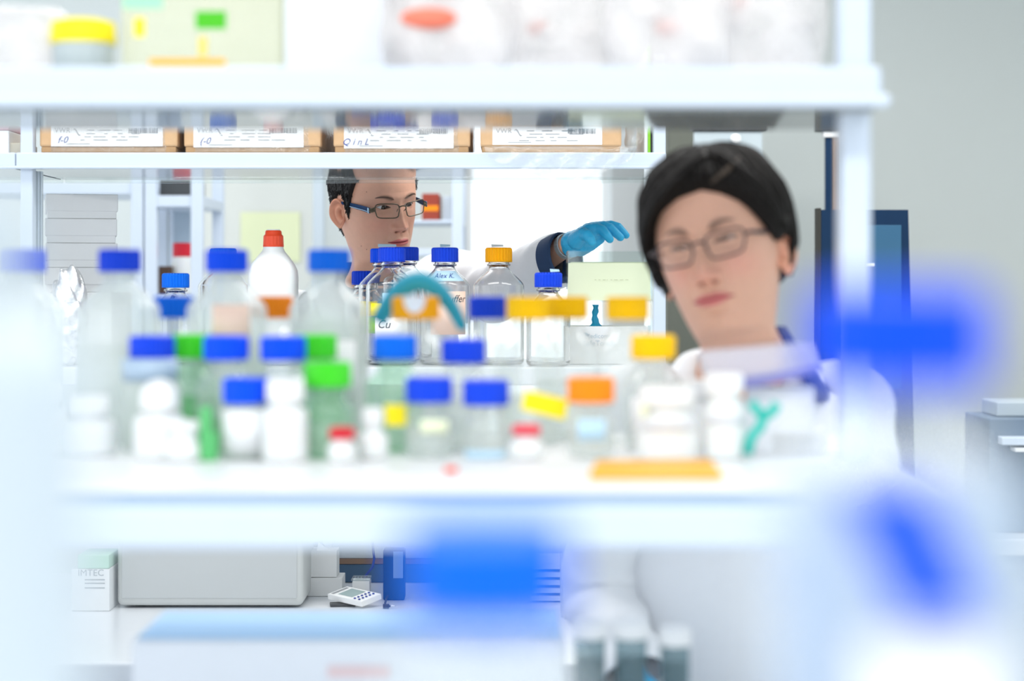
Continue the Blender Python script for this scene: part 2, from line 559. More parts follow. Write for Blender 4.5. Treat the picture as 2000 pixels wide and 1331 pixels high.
for (px0, px1) in ((1276, 1299), (43, 67)):
    a2(MB().box((X(px0, 3.47), 3.458, BZ), (X(px1, 3.47), 3.485, 1.95), 0.002)).build('post', M['enamel'], bs)
    a2(MB().box((X(px0, 3.8), 3.79, BZ), (X(px1, 3.8), 3.81, 1.95), 0.002)).build('post', M['enamel'], bs)
ch = MB()
for k, (px0, px1) in enumerate(((68.5, 72), (74, 77), (78.5, 80))):
    ch.box((X(px0, 3.49), 3.487 + 0.004 * k, BZ), (X(px1, 3.49), 3.50 + 0.004 * k, 1.725))
a2(ch).build('slotted_channel', M['alu'], bs)
a2(MB().box((0.2788, 3.49, TZ + 0.001), (0.2808, 3.785, SZ0), 0.0005)).build('clear_end_panel', M['acrylic'], bs)

# ------------------------------------------------------------------ shelf close to the camera
ns = thing('shelf_rack', 'white shelf edge closest to the camera, holding the out of focus blue capped bottles', 'shelf', (0, 0, 0))
NZ = 1.268
MB().box((-0.62, 0.42, NZ - 0.025), (0.55, 0.80, NZ), 0.003).build('shelf_board', M['white'], ns)
for xx in (-0.60, 0.50):
    MB().box((xx, 0.45, 0.0), (xx + 0.03, 0.48, NZ - 0.025), 0.002).build('post', M['enamel'], ns)
    MB().box((xx, 0.74, 0.0), (xx + 0.03, 0.77, NZ - 0.025), 0.002).build('post', M['enamel'], ns)

# ------------------------------------------------------------------ far side of the room
def far_unit(x0, x1, d0, d1, levels, top, label):
    t = thing('storage_rack', label, 'shelf', (0, 0, 0))
    for xx in (x0, x1 - 0.035):
        for yy in (d0, d1 - 0.03):
            MB().box((xx, yy, 0), (xx + 0.035, yy + 0.03, top), 0.002).build('post', M['enamel'], t)
    for (za, zb) in levels:
        MB().box((x0 + 0.002, d0 + 0.004, za), (x1 - 0.002, d1 - 0.004, zb), 0.002).build('shelf_board', M['enamel'], t)
    return t
D1 = 5.2
r1 = far_unit(X(282, D1), X(396, D1), D1, 5.6, ((Z(404, D1), Z(382, D1)), (1.44, 1.475), (1.0, 1.03), (0.4, 0.43)), 2.1, 'narrow white storage rack far behind, red capped white bottle on it')
r2 = far_unit(-1.75, X(279, D1), D1, 5.6, ((Z(379, D1), Z(358, D1)), (1.34, 1.37), (0.9, 0.93), (0.3, 0.33)), 2.1, 'wide white storage rack far behind the stacked grey cartons')
MB().box((X(338, 5.57), 5.57, 1.4755), (X(372, 5.57), 5.58, Z(404, 5.57)), 0.001).build('blue_grey_back_panel', mat('pale_blue_panel', (0.42, 0.52, 0.62), 0.5), r1)
D2 = 5.5
r3 = far_unit(X(742, D2), X(905, D2), D2, 5.85, ((Z(500, D2), Z(486, D2)), (Z(436, D2), Z(430, D2)), (1.0, 1.03), (0.4, 0.43)), 2.15, 'pale storage rack far behind beside the bright window, red brown box on it')
TZ += 0.0005; NZ += 0.0005; BZ += 0.0005; SZ1 += 0.0005; UZ1 += 0.0005     # things rest a hair above their shelf
# ------------------------------------------------------------------ bottles
def smooth01(t):
    t = min(1, max(0, t)); return t * t * (3 - 2 * t)

CAPR = 0.027
MESHES = {}


def bottle_profile(R, H, neck=0.0195, sh=None):
    """outer profile of a screw-cap laboratory bottle of body radius R and full height H (cap included)"""
    zn = H - 0.040
    shl = sh or (R - neck) * 1.05 + 0.004
    zs = zn - shl
    pr = [(0.0005, 0.003), (R * 0.75, 0.002), (R - 0.006, 0.0), (R - 0.0015, 0.0025), (R, 0.008), (R, zs * 0.5), (R, zs)]
    for k in range(1, 15):
        t = k / 14
        s = 0.55 * t + 0.45 * smooth01(t)
        pr.append((R + (neck - R) * (s ** 1.15 if t < 1 else 1), zs + shl * t))
    pr += [(neck, zn + 0.003), (neck + 0.0035, zn + 0.004), (neck + 0.0038, zn + 0.007), (neck + 0.0005, zn + 0.009), (neck + 0.0005, H - 0.003)]
    return pr, zs, zn


def cap_mesh(key, r, h, ribs=True):
    if key in MESHES: return MESHES[key]
    mb = MB()
    n = 104
    rd = 0.0017 if ribs else 0
    mb.lathe([(r - 0.0022, 0), (r, 0.0), (r, 0.003)], n)
    mb.lathe([(r, 0.003), (r, h - 0.0035), (r - 0.0018, h - 0.0008)], n, ribs=rd > 0, ribdepth=rd, smooth=not ribs)
    mb.lathe([(r - 0.0018, h - 0.0008), (r - 0.004, h), (0.0003, h)], n)
    MESHES[key] = mb.mesh('screw_cap')
    return MESHES[key]


def inst(name, me, m, parent, loc=None):
    """object sharing a mesh; its material sits on the object"""
    o = bpy.data.objects.new(name, me)
    COL.objects.link(o)
    if not me.materials: me.materials.append(None)
    o.material_slots[0].link = 'OBJECT'
    o.material_slots[0].material = m
    o.parent = parent
    if loc is not None: o.location = loc
    return o


def patch(R, z0, z1, a0, a1, parent, m, name='paper_label', seg=20):
    mb = MB().lathe([(R + 0.0002, z0), (R + 0.0006, z0), (R + 0.0006, z1), (R + 0.0002, z1)], seg, a0=a0, a1=a1, smooth=False)
    mb.sm = [True] * len(mb.sm)
    return mb.build(name, m, parent)


def bottle(px, d, R, H, cap, label, base_z, glass=None, liquid=None, fill=0.5, paper=None, rz=0.0, capscale=1.0,
           group='reagent bottles on the nearer shelf', name='reagent_bottle', cat='bottle', px_d=None, wall=False, capH=0.029):
    glass = glass or M['glass']
    if base_z == SZ:
        d2 = 2.365 if px in (339, 532) else d + (0.07 if d < 2.2 else 0.065 if px < 700 else 0.03)
        H = round(0.198 - (0.209 - H) * d2 / d, 3); d = d2
    t = thing(name, label, cat, (X(px, px_d or d), d, base_z), rz, group)
    key = ('b', R, H, wall)
    pr, zs, zn = bottle_profile(R, H)
    if key not in MESHES:
        mb = MB().lathe(pr, 56)
        if wall:
            inner = [(max(r - 0.0022, 0.0004), z + (0.004 if i < 5 else 0)) for i, (r, z) in enumerate(pr[:-7])]
            inner += [(0.0172, zn), (0.0172, H - 0.003)]
            b = MB().lathe(inner[::-1], 56)
            mb.add(b.v, b.f)
            mb.lathe([(0.0200, H - 0.003), (0.0172, H - 0.003)], 56)
        MESHES[key] = mb.mesh('glass_body')
    inst('glass_body', MESHES[key], glass, t)
    inst('screw_cap', cap_mesh(('c', round(CAPR * capscale, 4), capH), CAPR * capscale, capH), M[cap], t, (0, 0, H - capH))
    if liquid:
        kl = ('l', R, H, fill)
        if kl not in MESHES:
            zt = 0.006 + (zn - 0.006) * fill
            lp = [(0.0005, 0.006), (R - 0.006, 0.006), (R - 0.003, 0.010)]
            for (r, z) in pr[5:]:
                if z < zt and z > 0.011: lp.append((max(r - 0.0030, 0.004), z))
            lp += [(max(np.interp(zt, [q[1] for q in pr[4:21]], [q[0] for q in pr[4:21]]) - 0.003, 0.003), zt), (0.0005, zt)]
            MESHES[kl] = MB().lathe(lp, 48).mesh('contents')
        inst('contents', MESHES[kl], M[liquid], t)
    if paper:
        for pp in (paper if isinstance(paper, list) else [paper]):
            z0, z1, a0, a1, mk = pp[:5]
            nm = pp[5] if len(pp) > 5 else 'paper_label'
            patch(R, z0, z1, a0, a1, t, M[mk], nm)
    return t


# heights and radii: sizes of the usual round bottles
L1 = (0.0505, 0.255)
ML5 = (0.043, 0.1965)
ML25 = (0.035, 0.1515)
ML1 = (0.028, 0.108)
SZ = LZ1 + 0.0005

# back row of tall bottles
bottle(50, 2.215, *L1, 'blue', 'tall one litre bottle with a blue cap at the far left, veiled by white blur', SZ, liquid='whiteliq', fill=0.7, glass=M['glass_pale'])
bottle(234, 2.215, *L1, 'navyblue', 'tall bottle with a violet blue cap, second tall one from the left', SZ, liquid='whiteliq', fill=0.6, glass=M['glass_pale'])
bottle(443, 2.215, *L1, 'blue', 'tall bottle with a royal blue cap and a peach label on its shoulder', SZ, liquid='whiteliq', fill=0.62, glass=M['glass_pale'],
       paper=[(0.12, 0.175, -0.2, 0.75, 'peach')])
bottle(643, 2.215, *L1, 'blue2', 'tall bottle with a bright blue cap standing left of the man', SZ, liquid='whiteliq', fill=0.75, glass=M['glass_pale'],
       paper=[(0.05, 0.13, -0.8, 0.8, 'paper')])
# half litre bottles
bottle(339, 2.305, *ML5, 'blue2', 'blue capped bottle squeezed behind two tall bottles left of the centre', SZ, liquid='whiteliq', fill=0.6)
bottle(532, 2.31, *ML5, 'orange', 'orange capped bottle mostly hidden between two tall blue capped bottles', SZ, liquid='whiteliq', fill=0.5)
bottle(812, 2.24, *ML5, 'amber', 'yellow orange capped bottle wearing a torn white tape and a teal band', SZ, liquid='whiteliq', fill=0.45, capscale=1.12)
bottle(952, 2.305, *ML5, 'navyblue', 'blue capped bottle directly left of the row of three yellow caps', SZ, capscale=0.9)
bottle(1031, 2.225, *ML5, 'yellow', 'leftmost of the three level yellow capped bottles, its cap touching the next', SZ, liquid='whiteliq', fill=0.4)
bottle(1108, 2.305, *ML5, 'yellow', 'middle one of the three level yellow capped bottles, left of the glove box print', SZ, liquid='whiteliq', fill=0.5)
bottle(1226, 2.235, *ML5, 'yellow', 'rightmost of the three level yellow capped bottles, in front of the glove box', SZ)
# quarter litre bottles
bottle(297, 2.075, *ML25, 'navyblue', 'violet blue capped bottle with a dark grey neck at the left of the shelf', SZ, glass=M['glass_pale'], paper=[(0.085, 0.112, -1.2, 1.2, 'strip', 'neck_band')])
bottle(372, 2.13, *ML25, 'green', 'leftmost green capped bottle, peeping out between blue caps', SZ, glass=M['glass_green'], liquid='greenliq', fill=0.6)
bottle(442, 2.068, *ML25, 'blue', 'mid height royal blue capped bottle directly right of the leftmost green cap', SZ, liquid='greenliq', fill=0.35)
bottle(553, 2.055, *ML25, 'blue', 'mid height royal blue capped bottle directly left of two bright green caps', SZ, liquid='milk', fill=0.5)
bottle(615, 2.125, *ML25, 'green', 'bright green capped bottle half hidden behind a blue cap', SZ, glass=M['glass_green'])
bottle(640, 2.0, 0.030, 0.1245, 'green', 'shorter bottle with a bright green cap standing in front', SZ, glass=M['glass_green'], liquid='whiteliq', fill=0.5)
bottle(771, 2.09, *ML25, 'blue2', 'light blue capped bottle below the teal band', SZ, glass=M['glass_green'], liquid='whiteliq', fill=0.5)
bottle(905, 2.10, 0.035, 0.1475, 'navyblue', 'deep blue capped bottle below the right end of the teal strip, above two small caps', SZ, liquid='whiteliq', fill=0.6)
bottle(1276, 2.10, *ML25, 'yellow', 'lower yellow capped bottle standing apart just behind the white jars', SZ, liquid='whiteliq', fill=0.3, paper=[(0.02, 0.065, -0.9, 0.9, 'paper')])
# small bottles at the front
bottle(481, 1.985, *ML1, 'blue', 'small blue capped bottle with a white paper label in front', SZ, liquid='milk', fill=0.6, paper=[(0.012, 0.058, -1.2, 1.2, 'paper')], rz=0.05)
bottle(838, 2.0, *ML1, 'navyblue', 'left one of two small deep blue capped bottles at mid shelf', SZ, liquid='whiteliq', fill=0.6, paper=[(0.03, 0.045, -0.3, 0.9, 'ypaper')])
bottle(949, 2.0, 0.028, 0.105, 'navyblue', 'right one of two small deep blue capped bottles at mid shelf', SZ, liquid='whiteliq', fill=0.3, paper=[(0.001, 0.010, -1.0, 0.9, 'ltblue')])
bottle(1154, 2.0, *ML1, 'orange', 'small orange capped bottle right of the yellow tag', SZ, liquid='whiteliq', fill=0.5, paper=[(0.022, 0.046, -0.6, 0.6, 'ltblue')])

# teal band and torn tape on the yellow orange cap
tb = MB()
pts = []
for k in range(22):
    t = k / 21
    x = 740 + 170 * t
    y = 640 - 88 * math.sin(PI * min(1, t * 1.05 + 0.02)) ** 0.75 - 4 * t
    pts.append(P(x, y, 2.318 - 0.012 * t))
tb.tube(pts, [0.007 + 0.006 * math.sin(PI * min(1, 0.15 + k / 24)) for k in range(22)], 12)
ob = tb.build('nitrile_band', M['cyan'])
tag(ob, 'teal rubber glove strip draped over the yellow orange cap', 'strip')
tp = MB()
def tpf(u, v):
    a = (u - 0.5) * 0.95
    z = Z(578, 2.24) - 0.020 * v * (1 - (2 * u - 1) ** 2) ** 0.5 - 0.002 * v
    return Vector((X(812, 2.27) + 0.0312 * math.sin(a), 2.27 - 0.0312 * math.cos(a), z))
tp.grid(tpf, 16, 6)
tag(tp.build('paper_tape', M['paper']), 'torn white tape stuck on the yellow orange cap', 'tape')

# white plastic bottles
def jar(px, d, R, H, label, capR, capH, capm, shape='round', body='hdpe', extra=None, group='white plastic bottles on the nearer shelf', z=None, name='plastic_bottle', neck=None):
    t = thing(name, label, 'bottle', (X(px, d), d, SZ if z is None else z), 0, group)
    if z is None:
        H = 0.198 - (0.209 - H) * (d + 0.07) / d; d += 0.07; t.location = (X(px, d), d, SZ)
    hb = H - capH
    nk = neck or capR * 0.85
    if shape == 'round':
        pr = [(0.0005, 0.002), (R - 0.005, 0), (R - 0.001, 0.002), (R, 0.007), (R, hb - (R - nk) * 1.0 - 0.008)]
        zs = pr[-1][1]
        for k in range(1, 11):
            tt = k / 10
            pr.append((nk + (R - nk) * math.cos(tt * PI / 2) ** 0.9, zs + (hb - 0.006 - zs) * math.sin(tt * PI / 2)))
        pr += [(nk, hb + 0.004)]
    else:
        pr = [(0.0005, 0.002), (R - 0.005, 0), (R - 0.001, 0.002), (R, 0.007), (R, hb - 0.02), (R - 0.003, hb - 0.014), (nk, hb - 0.008), (nk, hb + 0.004)]
    MB().lathe(pr, 44).build('body', M[body], t)
    if capm == 'dome':
        MB().lathe([(capR, 0), (capR, capH * 0.35)] + [(capR * math.cos(a * PI / 16), capH * (0.35 + 0.65 * math.sin(a * PI / 16))) for a in range(1, 9)], 36).build('round_cap', M['whitecap'], t, (0, 0, hb))
    else:
        o = inst('screw_cap', cap_mesh(('j', capR, capH), capR, capH), M[capm], t, (0, 0, hb))
    if extra: extra(t, R)
    return t

jar(312, 1.99, 0.030, 0.106, 'white plastic bottle with a rounded white cap at the left', 0.022, 0.034, 'dome')
jar(358, 1.965, 0.021, 0.062, 'low white plastic tub beside the round capped bottle', 0.019, 0.012, 'whitecap', 'straight')
jar(557, 1.955, 0.026, 0.108, 'white plastic bottle with a white cap behind the small red capped vial', 0.021, 0.026, 'whitecap')
jar(668, 1.945, 0.0165, 0.056, 'small white vial with a red cap near the shelf front', 0.0145, 0.013, 'red', name='vial')
jar(728, 1.985, 0.018, 0.075, 'slim white plastic bottle right of the red capped vial', 0.012, 0.022, 'whitecap')
jar(1028, 1.985, 0.021, 0.056, 'low vial with a pink red cap under the yellow tag', 0.0165, 0.012, 'pink', body='hdpe', name='vial')
jar(1302, 1.985, 0.036, 0.098, 'broad white plastic jar with a grey printed line, left one of the pair', 0.031, 0.022, 'whitecap', 'straight',
    extra=lambda t, R: patch(R, 0.034, 0.046, -1.0, 1.0, t, mat('pale_grey_print', (0.70, 0.72, 0.76), 0.6), 'printed_line'))
jar(1414, 1.99, 0.025, 0.112, 'slim white plastic jar beside the teal clamp', 0.022, 0.024, 'whitecap', 'straight',
    extra=lambda t, R: patch(R, 0.040, 0.052, -1.0, 1.0, t, MATS['pale_grey_print'], 'printed_line'))
jar(1358, 2.12, 0.026, 0.098, 'white plastic jar standing between and behind the two labelled white jars', 0.022, 0.022, 'whitecap', 'straight')
jar(90, 2.03, 0.034, 0.10, 'pale plastic jar at the far left of the shelf', 0.024, 0.024, 'whitecap')
jar(180, 2.03, 0.030, 0.085, 'pale plastic jar second from the left, below a violet cap', 0.021, 0.022, 'whitecap')

# tags and small things on the nearer shelf
def card(name, quad, m, label, cat, thick=0.0008, d=None, parent=None):
    q = [P(*p) for p in quad]
    mb = MB()
    n = (q[1] - q[0]).cross(q[2] - q[0]).normalized() * thick
    mb.add(q + [p + n for p in q], [(0, 1, 2, 3), (7, 6, 5, 4), (0, 4, 5, 1), (1, 5, 6, 2), (2, 6, 7, 3), (3, 7, 4, 0)], False)
    o = mb.build(name, m, parent)
    if label: tag(o, label, cat)
    return o
card('paper_tag', [(1026, 762, 2.045), (1111, 781, 2.069), (1103, 821, 2.069), (1018, 800, 2.045)], M['ytag'], 'tilted bright yellow flag stuck to the orange capped bottle, above the pink red vial cap', 'tag', 0.001)
card('paper_tag', [(752, 791, 2.05), (794, 791, 2.068), (793, 832, 2.068), (755, 832, 2.05)], M['ytag'], 'upright yellow tag left of the small deep blue caps', 'tag', 0.001)
card('paper_tag', [(1252, 790, 2.032), (1264, 788, 2.0285), (1262, 816, 2.0285), (1251, 814, 2.0325)], M['ypaper'], 'tiny pale yellow tag on the white jar', 'tag', 0.001)
# green angle clip
g = MB().box((X(392, 2.03), 2.025, SZ), (X(412, 2.03), 2.04, Z(795, 2.03)), 0.002)
g.box((X(411.5, 2.03), 2.0251, SZ), (X(424, 2.03), 2.0399, Z(845, 2.03)), 0.002)
tag(g.build('plastic_clip', mat('mid_green_plastic', (0.10, 0.50, 0.16), 0.4)), 'mid green plastic clip beside the small blue capped bottle', 'clip')
# orange dot
tag(MB().box((X(868, 1.9), 1.895, SZ), (X(893, 1.9), 1.91, SZ + 0.006), 0.002).build('foam_plug', M['redorange']), 'tiny orange red plug lying near the middle of the shelf', 'plug')
# orange card lying on the shelf
z0 = SZ + 0.001
def onshelf(px, py):
    d = (ZC - z0) * F / (py - HY); return Vector((X(px, d), d, z0))
q = [onshelf(1150, 936), onshelf(1413, 936), onshelf(1388, 904), onshelf(1165, 906)]
oc = MB().add(q + [p + Vector((0, 0, 0.004)) for p in q], [(3, 2, 1, 0), (4, 5, 6, 7), (0, 1, 5, 4), (1, 2, 6, 5), (2, 3, 7, 6), (3, 0, 4, 7)], False)
tag(oc.build('index_card_pad', M['otag']), 'orange yellow card pad lying at the shelf edge', 'card')
# teal Y clamp
d = 2.04
y = MB()
for pts in ([P(1492, 812, d), P(1476, 800, d), P(1468, 786, d)], [P(1492, 812, d), P(1508, 806, d), P(1518, 788, d)], [P(1492, 812, d), P(1484, 836, d), P(1468, 852, d), Vector((X(1460, d), d, SZ + 0.006))]):
    y.tube(pts, 0.006, 10)
tag(y.build('tube_clamp', M['teal']), 'teal forked clamp right of the white jars', 'clamp')
# tilted clear box with a violet base, orange capped tube
t = thing('storage_box', 'clear plastic box with a violet base tilted in front of the woman\'s coat', 'box', (0, 0, 0))
qd = 2.10
def slab(mb, pts, d0, d1):
    v = [P(*p, d0) for p in pts]
    w_ = [p + Vector((0, d1 - d0, 0)) for p in v]
    n = len(v)
    mb.add(v + w_, [tuple(range(n)), tuple(range(2 * n - 1, n - 1, -1))] + [(i, (i + 1) % n, n + (i + 1) % n, n + i)[::-1] for i in range(n)], False)
    return mb
slab(MB(), [(1372, 690), (1585, 672), (1600, 716), (1440, 742), (1385, 738)], qd, qd + 0.07).build('clear_lid', clear('pale_violet_plastic', (0.93, 0.93, 0.97), 0.5, (0.80, 0.80, 0.86), rough=0.1), t)
slab(MB(), [(1440, 741), (1600, 716), (1602, 728), (1480, 756), (1440, 760)], qd, qd + 0.07).build('violet_base', mat('violet_plastic', (0.22, 0.22, 0.50), 0.5), t)
t2 = thing('display_stand', 'low white riser supporting the tilted clear box', 'stand', (0, 0, 0))
MB().box((X(1455, qd + 0.02), qd + 0.02, SZ), (X(1590, qd + 0.02), qd + 0.06, Z(757, qd + 0.02)), 0.002).build('block', M['white'], t2)
jar(1452, 2.06, 0.0095, 0.100, 'thin vial with a small orange cap right of the white jars', 0.0095, 0.02, 'orange', 'straight', name='vial')
# white printed carton behind the clamp
t = thing('carton', 'white printed carton at the right end of the shelf, behind the teal clamp', 'box', (0, 0, 0))
MB().box((X(1505, 2.12), 2.12, SZ), (X(1618, 2.12), 2.21, Z(842, 2.12)), 0.002).build('box', M['carton'], t)
tx = MB(); text_on(tx, 'ATUITA', 0.018, (X(1562, 2.12), 2.1192, Z(864, 2.12))); tx.build('lettering', mat('faint_print', (0.62, 0.66, 0.70), 0.6), t)

M['hazeliq'] = mat('blue_grey_cloudy_liquid', (0.42, 0.52, 0.70), 0.4)
# ------------------------------------------------------------------ bottles close to the camera
dN = 0.62
t = bottle(1755, dN, 0.044, 0.2315, 'blue', 'large blurred blue capped bottle closest to the camera, right of the woman', NZ, glass=M['glass'], group='blurred bottles closest to the camera', capscale=1.12, capH=0.033, liquid='hazeliq', fill=0.86,
           paper=[(0.03, 0.118, -0.5, 0.65, 'paper')])
tp = MB()
for k in range(13):
    pass
pr, zs, zn = bottle_profile(0.044, 0.2315)
def rad(z): return float(np.interp(z, [q_[1] for q_ in pr[4:21]], [q_[0] for q_ in pr[4:21]]))
def stripf(u, v):
    z = 0.166 - 0.040 * v
    x = -0.014 + 0.019 * v + (u - 0.5) * 0.026
    r = rad(z) + 0.0008
    return Vector((x, -math.sqrt(max(r * r - x * x, 1e-6)), z))
tp.grid(stripf, 6, 14)
tp.build('blue_tape', M['blue'], t)
bottle(950, dN, 0.035, 0.1500, 'blue2', 'blurred blue capped bottle closest to the camera, low in the middle', NZ, capscale=1.08, capH=0.032, glass=M['glass'], group='blurred bottles closest to the camera')
jar(-120, 0.56, 0.046, 0.262, 'large white plastic bottle blurred at the left edge, closest to the camera', 0.026, 0.03, 'haze_jar', z=NZ, group='blurred bottles closest to the camera', body='haze_jar')

# ------------------------------------------------------------------ the man's shelf: sharp bottles
GB = 'glass bottles on the man\'s shelf'
def writing(t, R, rows, parent=None):
    for (s, size, a, z, mk, sh) in rows:
        mb = MB(); text_on(mb, s, size, (a, z), wrap=R + 0.0010, shear=sh)
        mb.build('handwriting', M[mk], parent or t)

B1L = (0.0505, 0.232)
B5 = (0.043, 0.182)
t = bottle(765, 3.545, 0.0505, 0.232, 'navyblue', 'front one of three blue capped bottles below the man\'s chin, yellow and white labels', TZ, glass=M['glass_true'], group=GB, wall=True,
           paper=[(0.098, 0.122, -0.85, -0.32, 'ytag', 'yellow_label'), (0.100, 0.142, -0.30, 0.5, 'ltblue', 'blue_label'), (0.05, 0.094, -0.62, 0.7, 'paper')])
writing(t, 0.0505, [('A', 0.022, -0.15, 0.124, 'blueink', 0.3), ('Cu', 0.022, -0.25, 0.080, 'ink', 0.3)])
t = bottle(749, 3.65, 0.0505, 0.232, 'blue', 'left one of the blue capped bottles, just behind the front one below the man\'s chin', TZ, glass=M['glass_true'], group=GB, wall=True,
           paper=[(0.095, 0.125, -1.1, -0.2, 'ytag', 'yellow_label'), (0.06, 0.094, -1.1, -0.2, 'lime', 'green_label')])
bottle(793, 3.787, 0.0505, 0.238, 'navyblue', 'rearmost one of the three blue capped bottles below the man\'s chin', TZ, glass=M['glass_true'], group=GB, wall=True)
t = bottle(869, 3.56, *B1L, 'navyblue', 'blue capped bottle with handwriting on a pale blue shoulder label and a peach label', TZ, glass=M['glass_true'], group=GB, wall=True,
           paper=[(0.06, 0.145, -0.55, 0.95, 'peach')])
# pale blue tape on the sloping shoulder
pr2, zs2, zn2 = bottle_profile(*B1L)
def rad2(z): return float(np.interp(z, [q_[1] for q_ in pr2[4:21]], [q_[0] for q_ in pr2[4:21]]))
mb = MB()
def tapef(u, v):
    z = zs2 + 0.010 + 0.020 * v
    a = -0.75 + 1.75 * u
    r = rad2(z) + 0.0007
    return Vector((r * math.sin(a), -r * math.cos(a), z))
mb.grid(tapef, 16, 4)
tp = mb.build('blue_label', M['ltblue'], t)
me = mesh_of_text('Alex K.', 0.0135, 0.25)
hb = MB(); vs = []
for v in me.vertices:
    z = zs2 + 0.020 + v.co.y; r = rad2(z) + 0.0016; a = 0.0 + v.co.x / r
    vs.append((r * math.sin(a), -r * math.cos(a), z))
hb.add(vs, [tuple(p.vertices) for p in me.polygons], False)
hb.build('handwriting', M['blueink'], tp)
writing(t, 0.0505, [('Buffer', 0.020, 0.42, 0.130, 'ink', 0.3)])
bottle(974, 3.565, *B1L, 'amber', 'clear bottle with the only yellow orange cap in front of the man\'s sleeve', TZ, glass=M['glass_true'], group=GB, wall=True,
       paper=None)
bottle(1071, 3.497, *B5, 'navyblue', 'shorter blue capped bottle in front of the dark cuff', TZ, glass=M['glass_true'], group=GB, wall=True)
bottle(712, 3.736, 0.043, 0.187, 'navyblue', 'shorter blue capped bottle below the man\'s neck, left of the tall ones', TZ, glass=M['glass_true'], group=GB, wall=True)
bottle(343, 3.55, 0.043, 0.181, 'blue2', 'shorter bright blue capped bottle near the stacked grey cartons', TZ, glass=M['glass_true'], group=GB, wall=True)
bottle(436, 3.62, *B1L, 'blue2', 'bottle whose blue cap shows behind a blurred tall bottle, left of the white wash bottle', TZ, glass=M['glass_true'], group=GB, wall=True)
# paper scraps stuck to the caps
for (px, py, w_, d_, H_) in ((757, 486, 0.026, 3.535, 0), (870, 485, 0.012, 3.55, 0), (972, 484, 0.020, 3.55, 0), (1082, 532, 0.012, 3.55, 0)):
    pass
def scrap(px, d_, top, w_, label, mk='ltblue'):
    x = X(px, d_)
    mb = MB().add([(x - w_, d_ - 0.012, top), (x + w_, d_ - 0.014, top + 0.001), (x + w_ * 0.9, d_ + 0.01, top + 0.005), (x - w_ * 1.1, d_ + 0.012, top + 0.006)], [(0, 1, 2, 3)], False)
    o = mb.build('tape_scrap', M[mk])
    s = o.modifiers.new('t', 'SOLIDIFY'); s.thickness = 0.0006
    tag(o, label, 'tape')
scrap(757, 3.545, TZ + 0.2325, 0.018, 'pale blue tape scrap on the front blue cap below the man\'s mouth')
scrap(870, 3.56, TZ + 0.2325, 0.010, 'pale tape scrap on the blue cap next to the yellow orange cap')
scrap(972, 3.565, TZ + 0.2325, 0.012, 'white paper scrap on the yellow orange cap', 'paper')
scrap(1084, 3.497, TZ + 0.1825, 0.009, 'pale tape scrap on the shorter blue cap before the cuff')
# white square wash bottle with red cap
t = thing('wash_bottle', 'white plastic bottle with a red orange cap, sharp, left of the man', 'bottle', (X(534, 3.55), 3.55, TZ))
wb = MB()
zc_ = Z(483, 3.55) - TZ
lv = [(0.042, 0.0), (0.0465, 0.004), (0.047, 0.03), (0.047, zc_ - 0.058), (0.0455, zc_ - 0.046), (0.041, zc_ - 0.035), (0.030, zc_ - 0.018), (0.0225, zc_ - 0.008), (0.020, zc_ - 0.002), (0.0195, zc_ + 0.006)]
def wbf(u, v):
    f = v * (len(lv) - 1); i = min(int(f), len(lv) - 2); k = f - i
    r = lv[i][0] * (1 - k) + lv[i + 1][0] * k; z = lv[i][1] * (1 - k) + lv[i + 1][1] * k
    e = 2 + 3 * smooth01((r - 0.021) / 0.02)
    a = 2 * PI * u
    s = (abs(math.sin(a)) ** e + abs(math.cos(a)) ** e) ** (-1 / e)
    return Vector((r * s * math.sin(a), -r * s * math.cos(a), z))
wb.grid(wbf, 56, 45, True).disc(0.042, 0.0005)
wb.build('body', M['hdpe'], t)
rc = MB().lathe([(0.0195, 0), (0.0205, 0.001), (0.0205, 0.004)], 72).lathe([(0.0203, 0.004), (0.0195, 0.022)], 72, ribs=1, ribdepth=0.0006, smooth=False).lathe([(0.0195, 0.022), (0.0165, 0.0255), (0.0160, 0.031), (0.0145, 0.033), (0.0005, 0.033)], 72)
rc.build('screw_cap', M['redorange'], t, (0, 0, zc_))
MB().lathe([(0.013, 0), (0.013, 0.002), (0.0005, 0.0025)], 32).build('cap_seal', M['whitecap'], t, (0, 0, zc_ + 0.033))
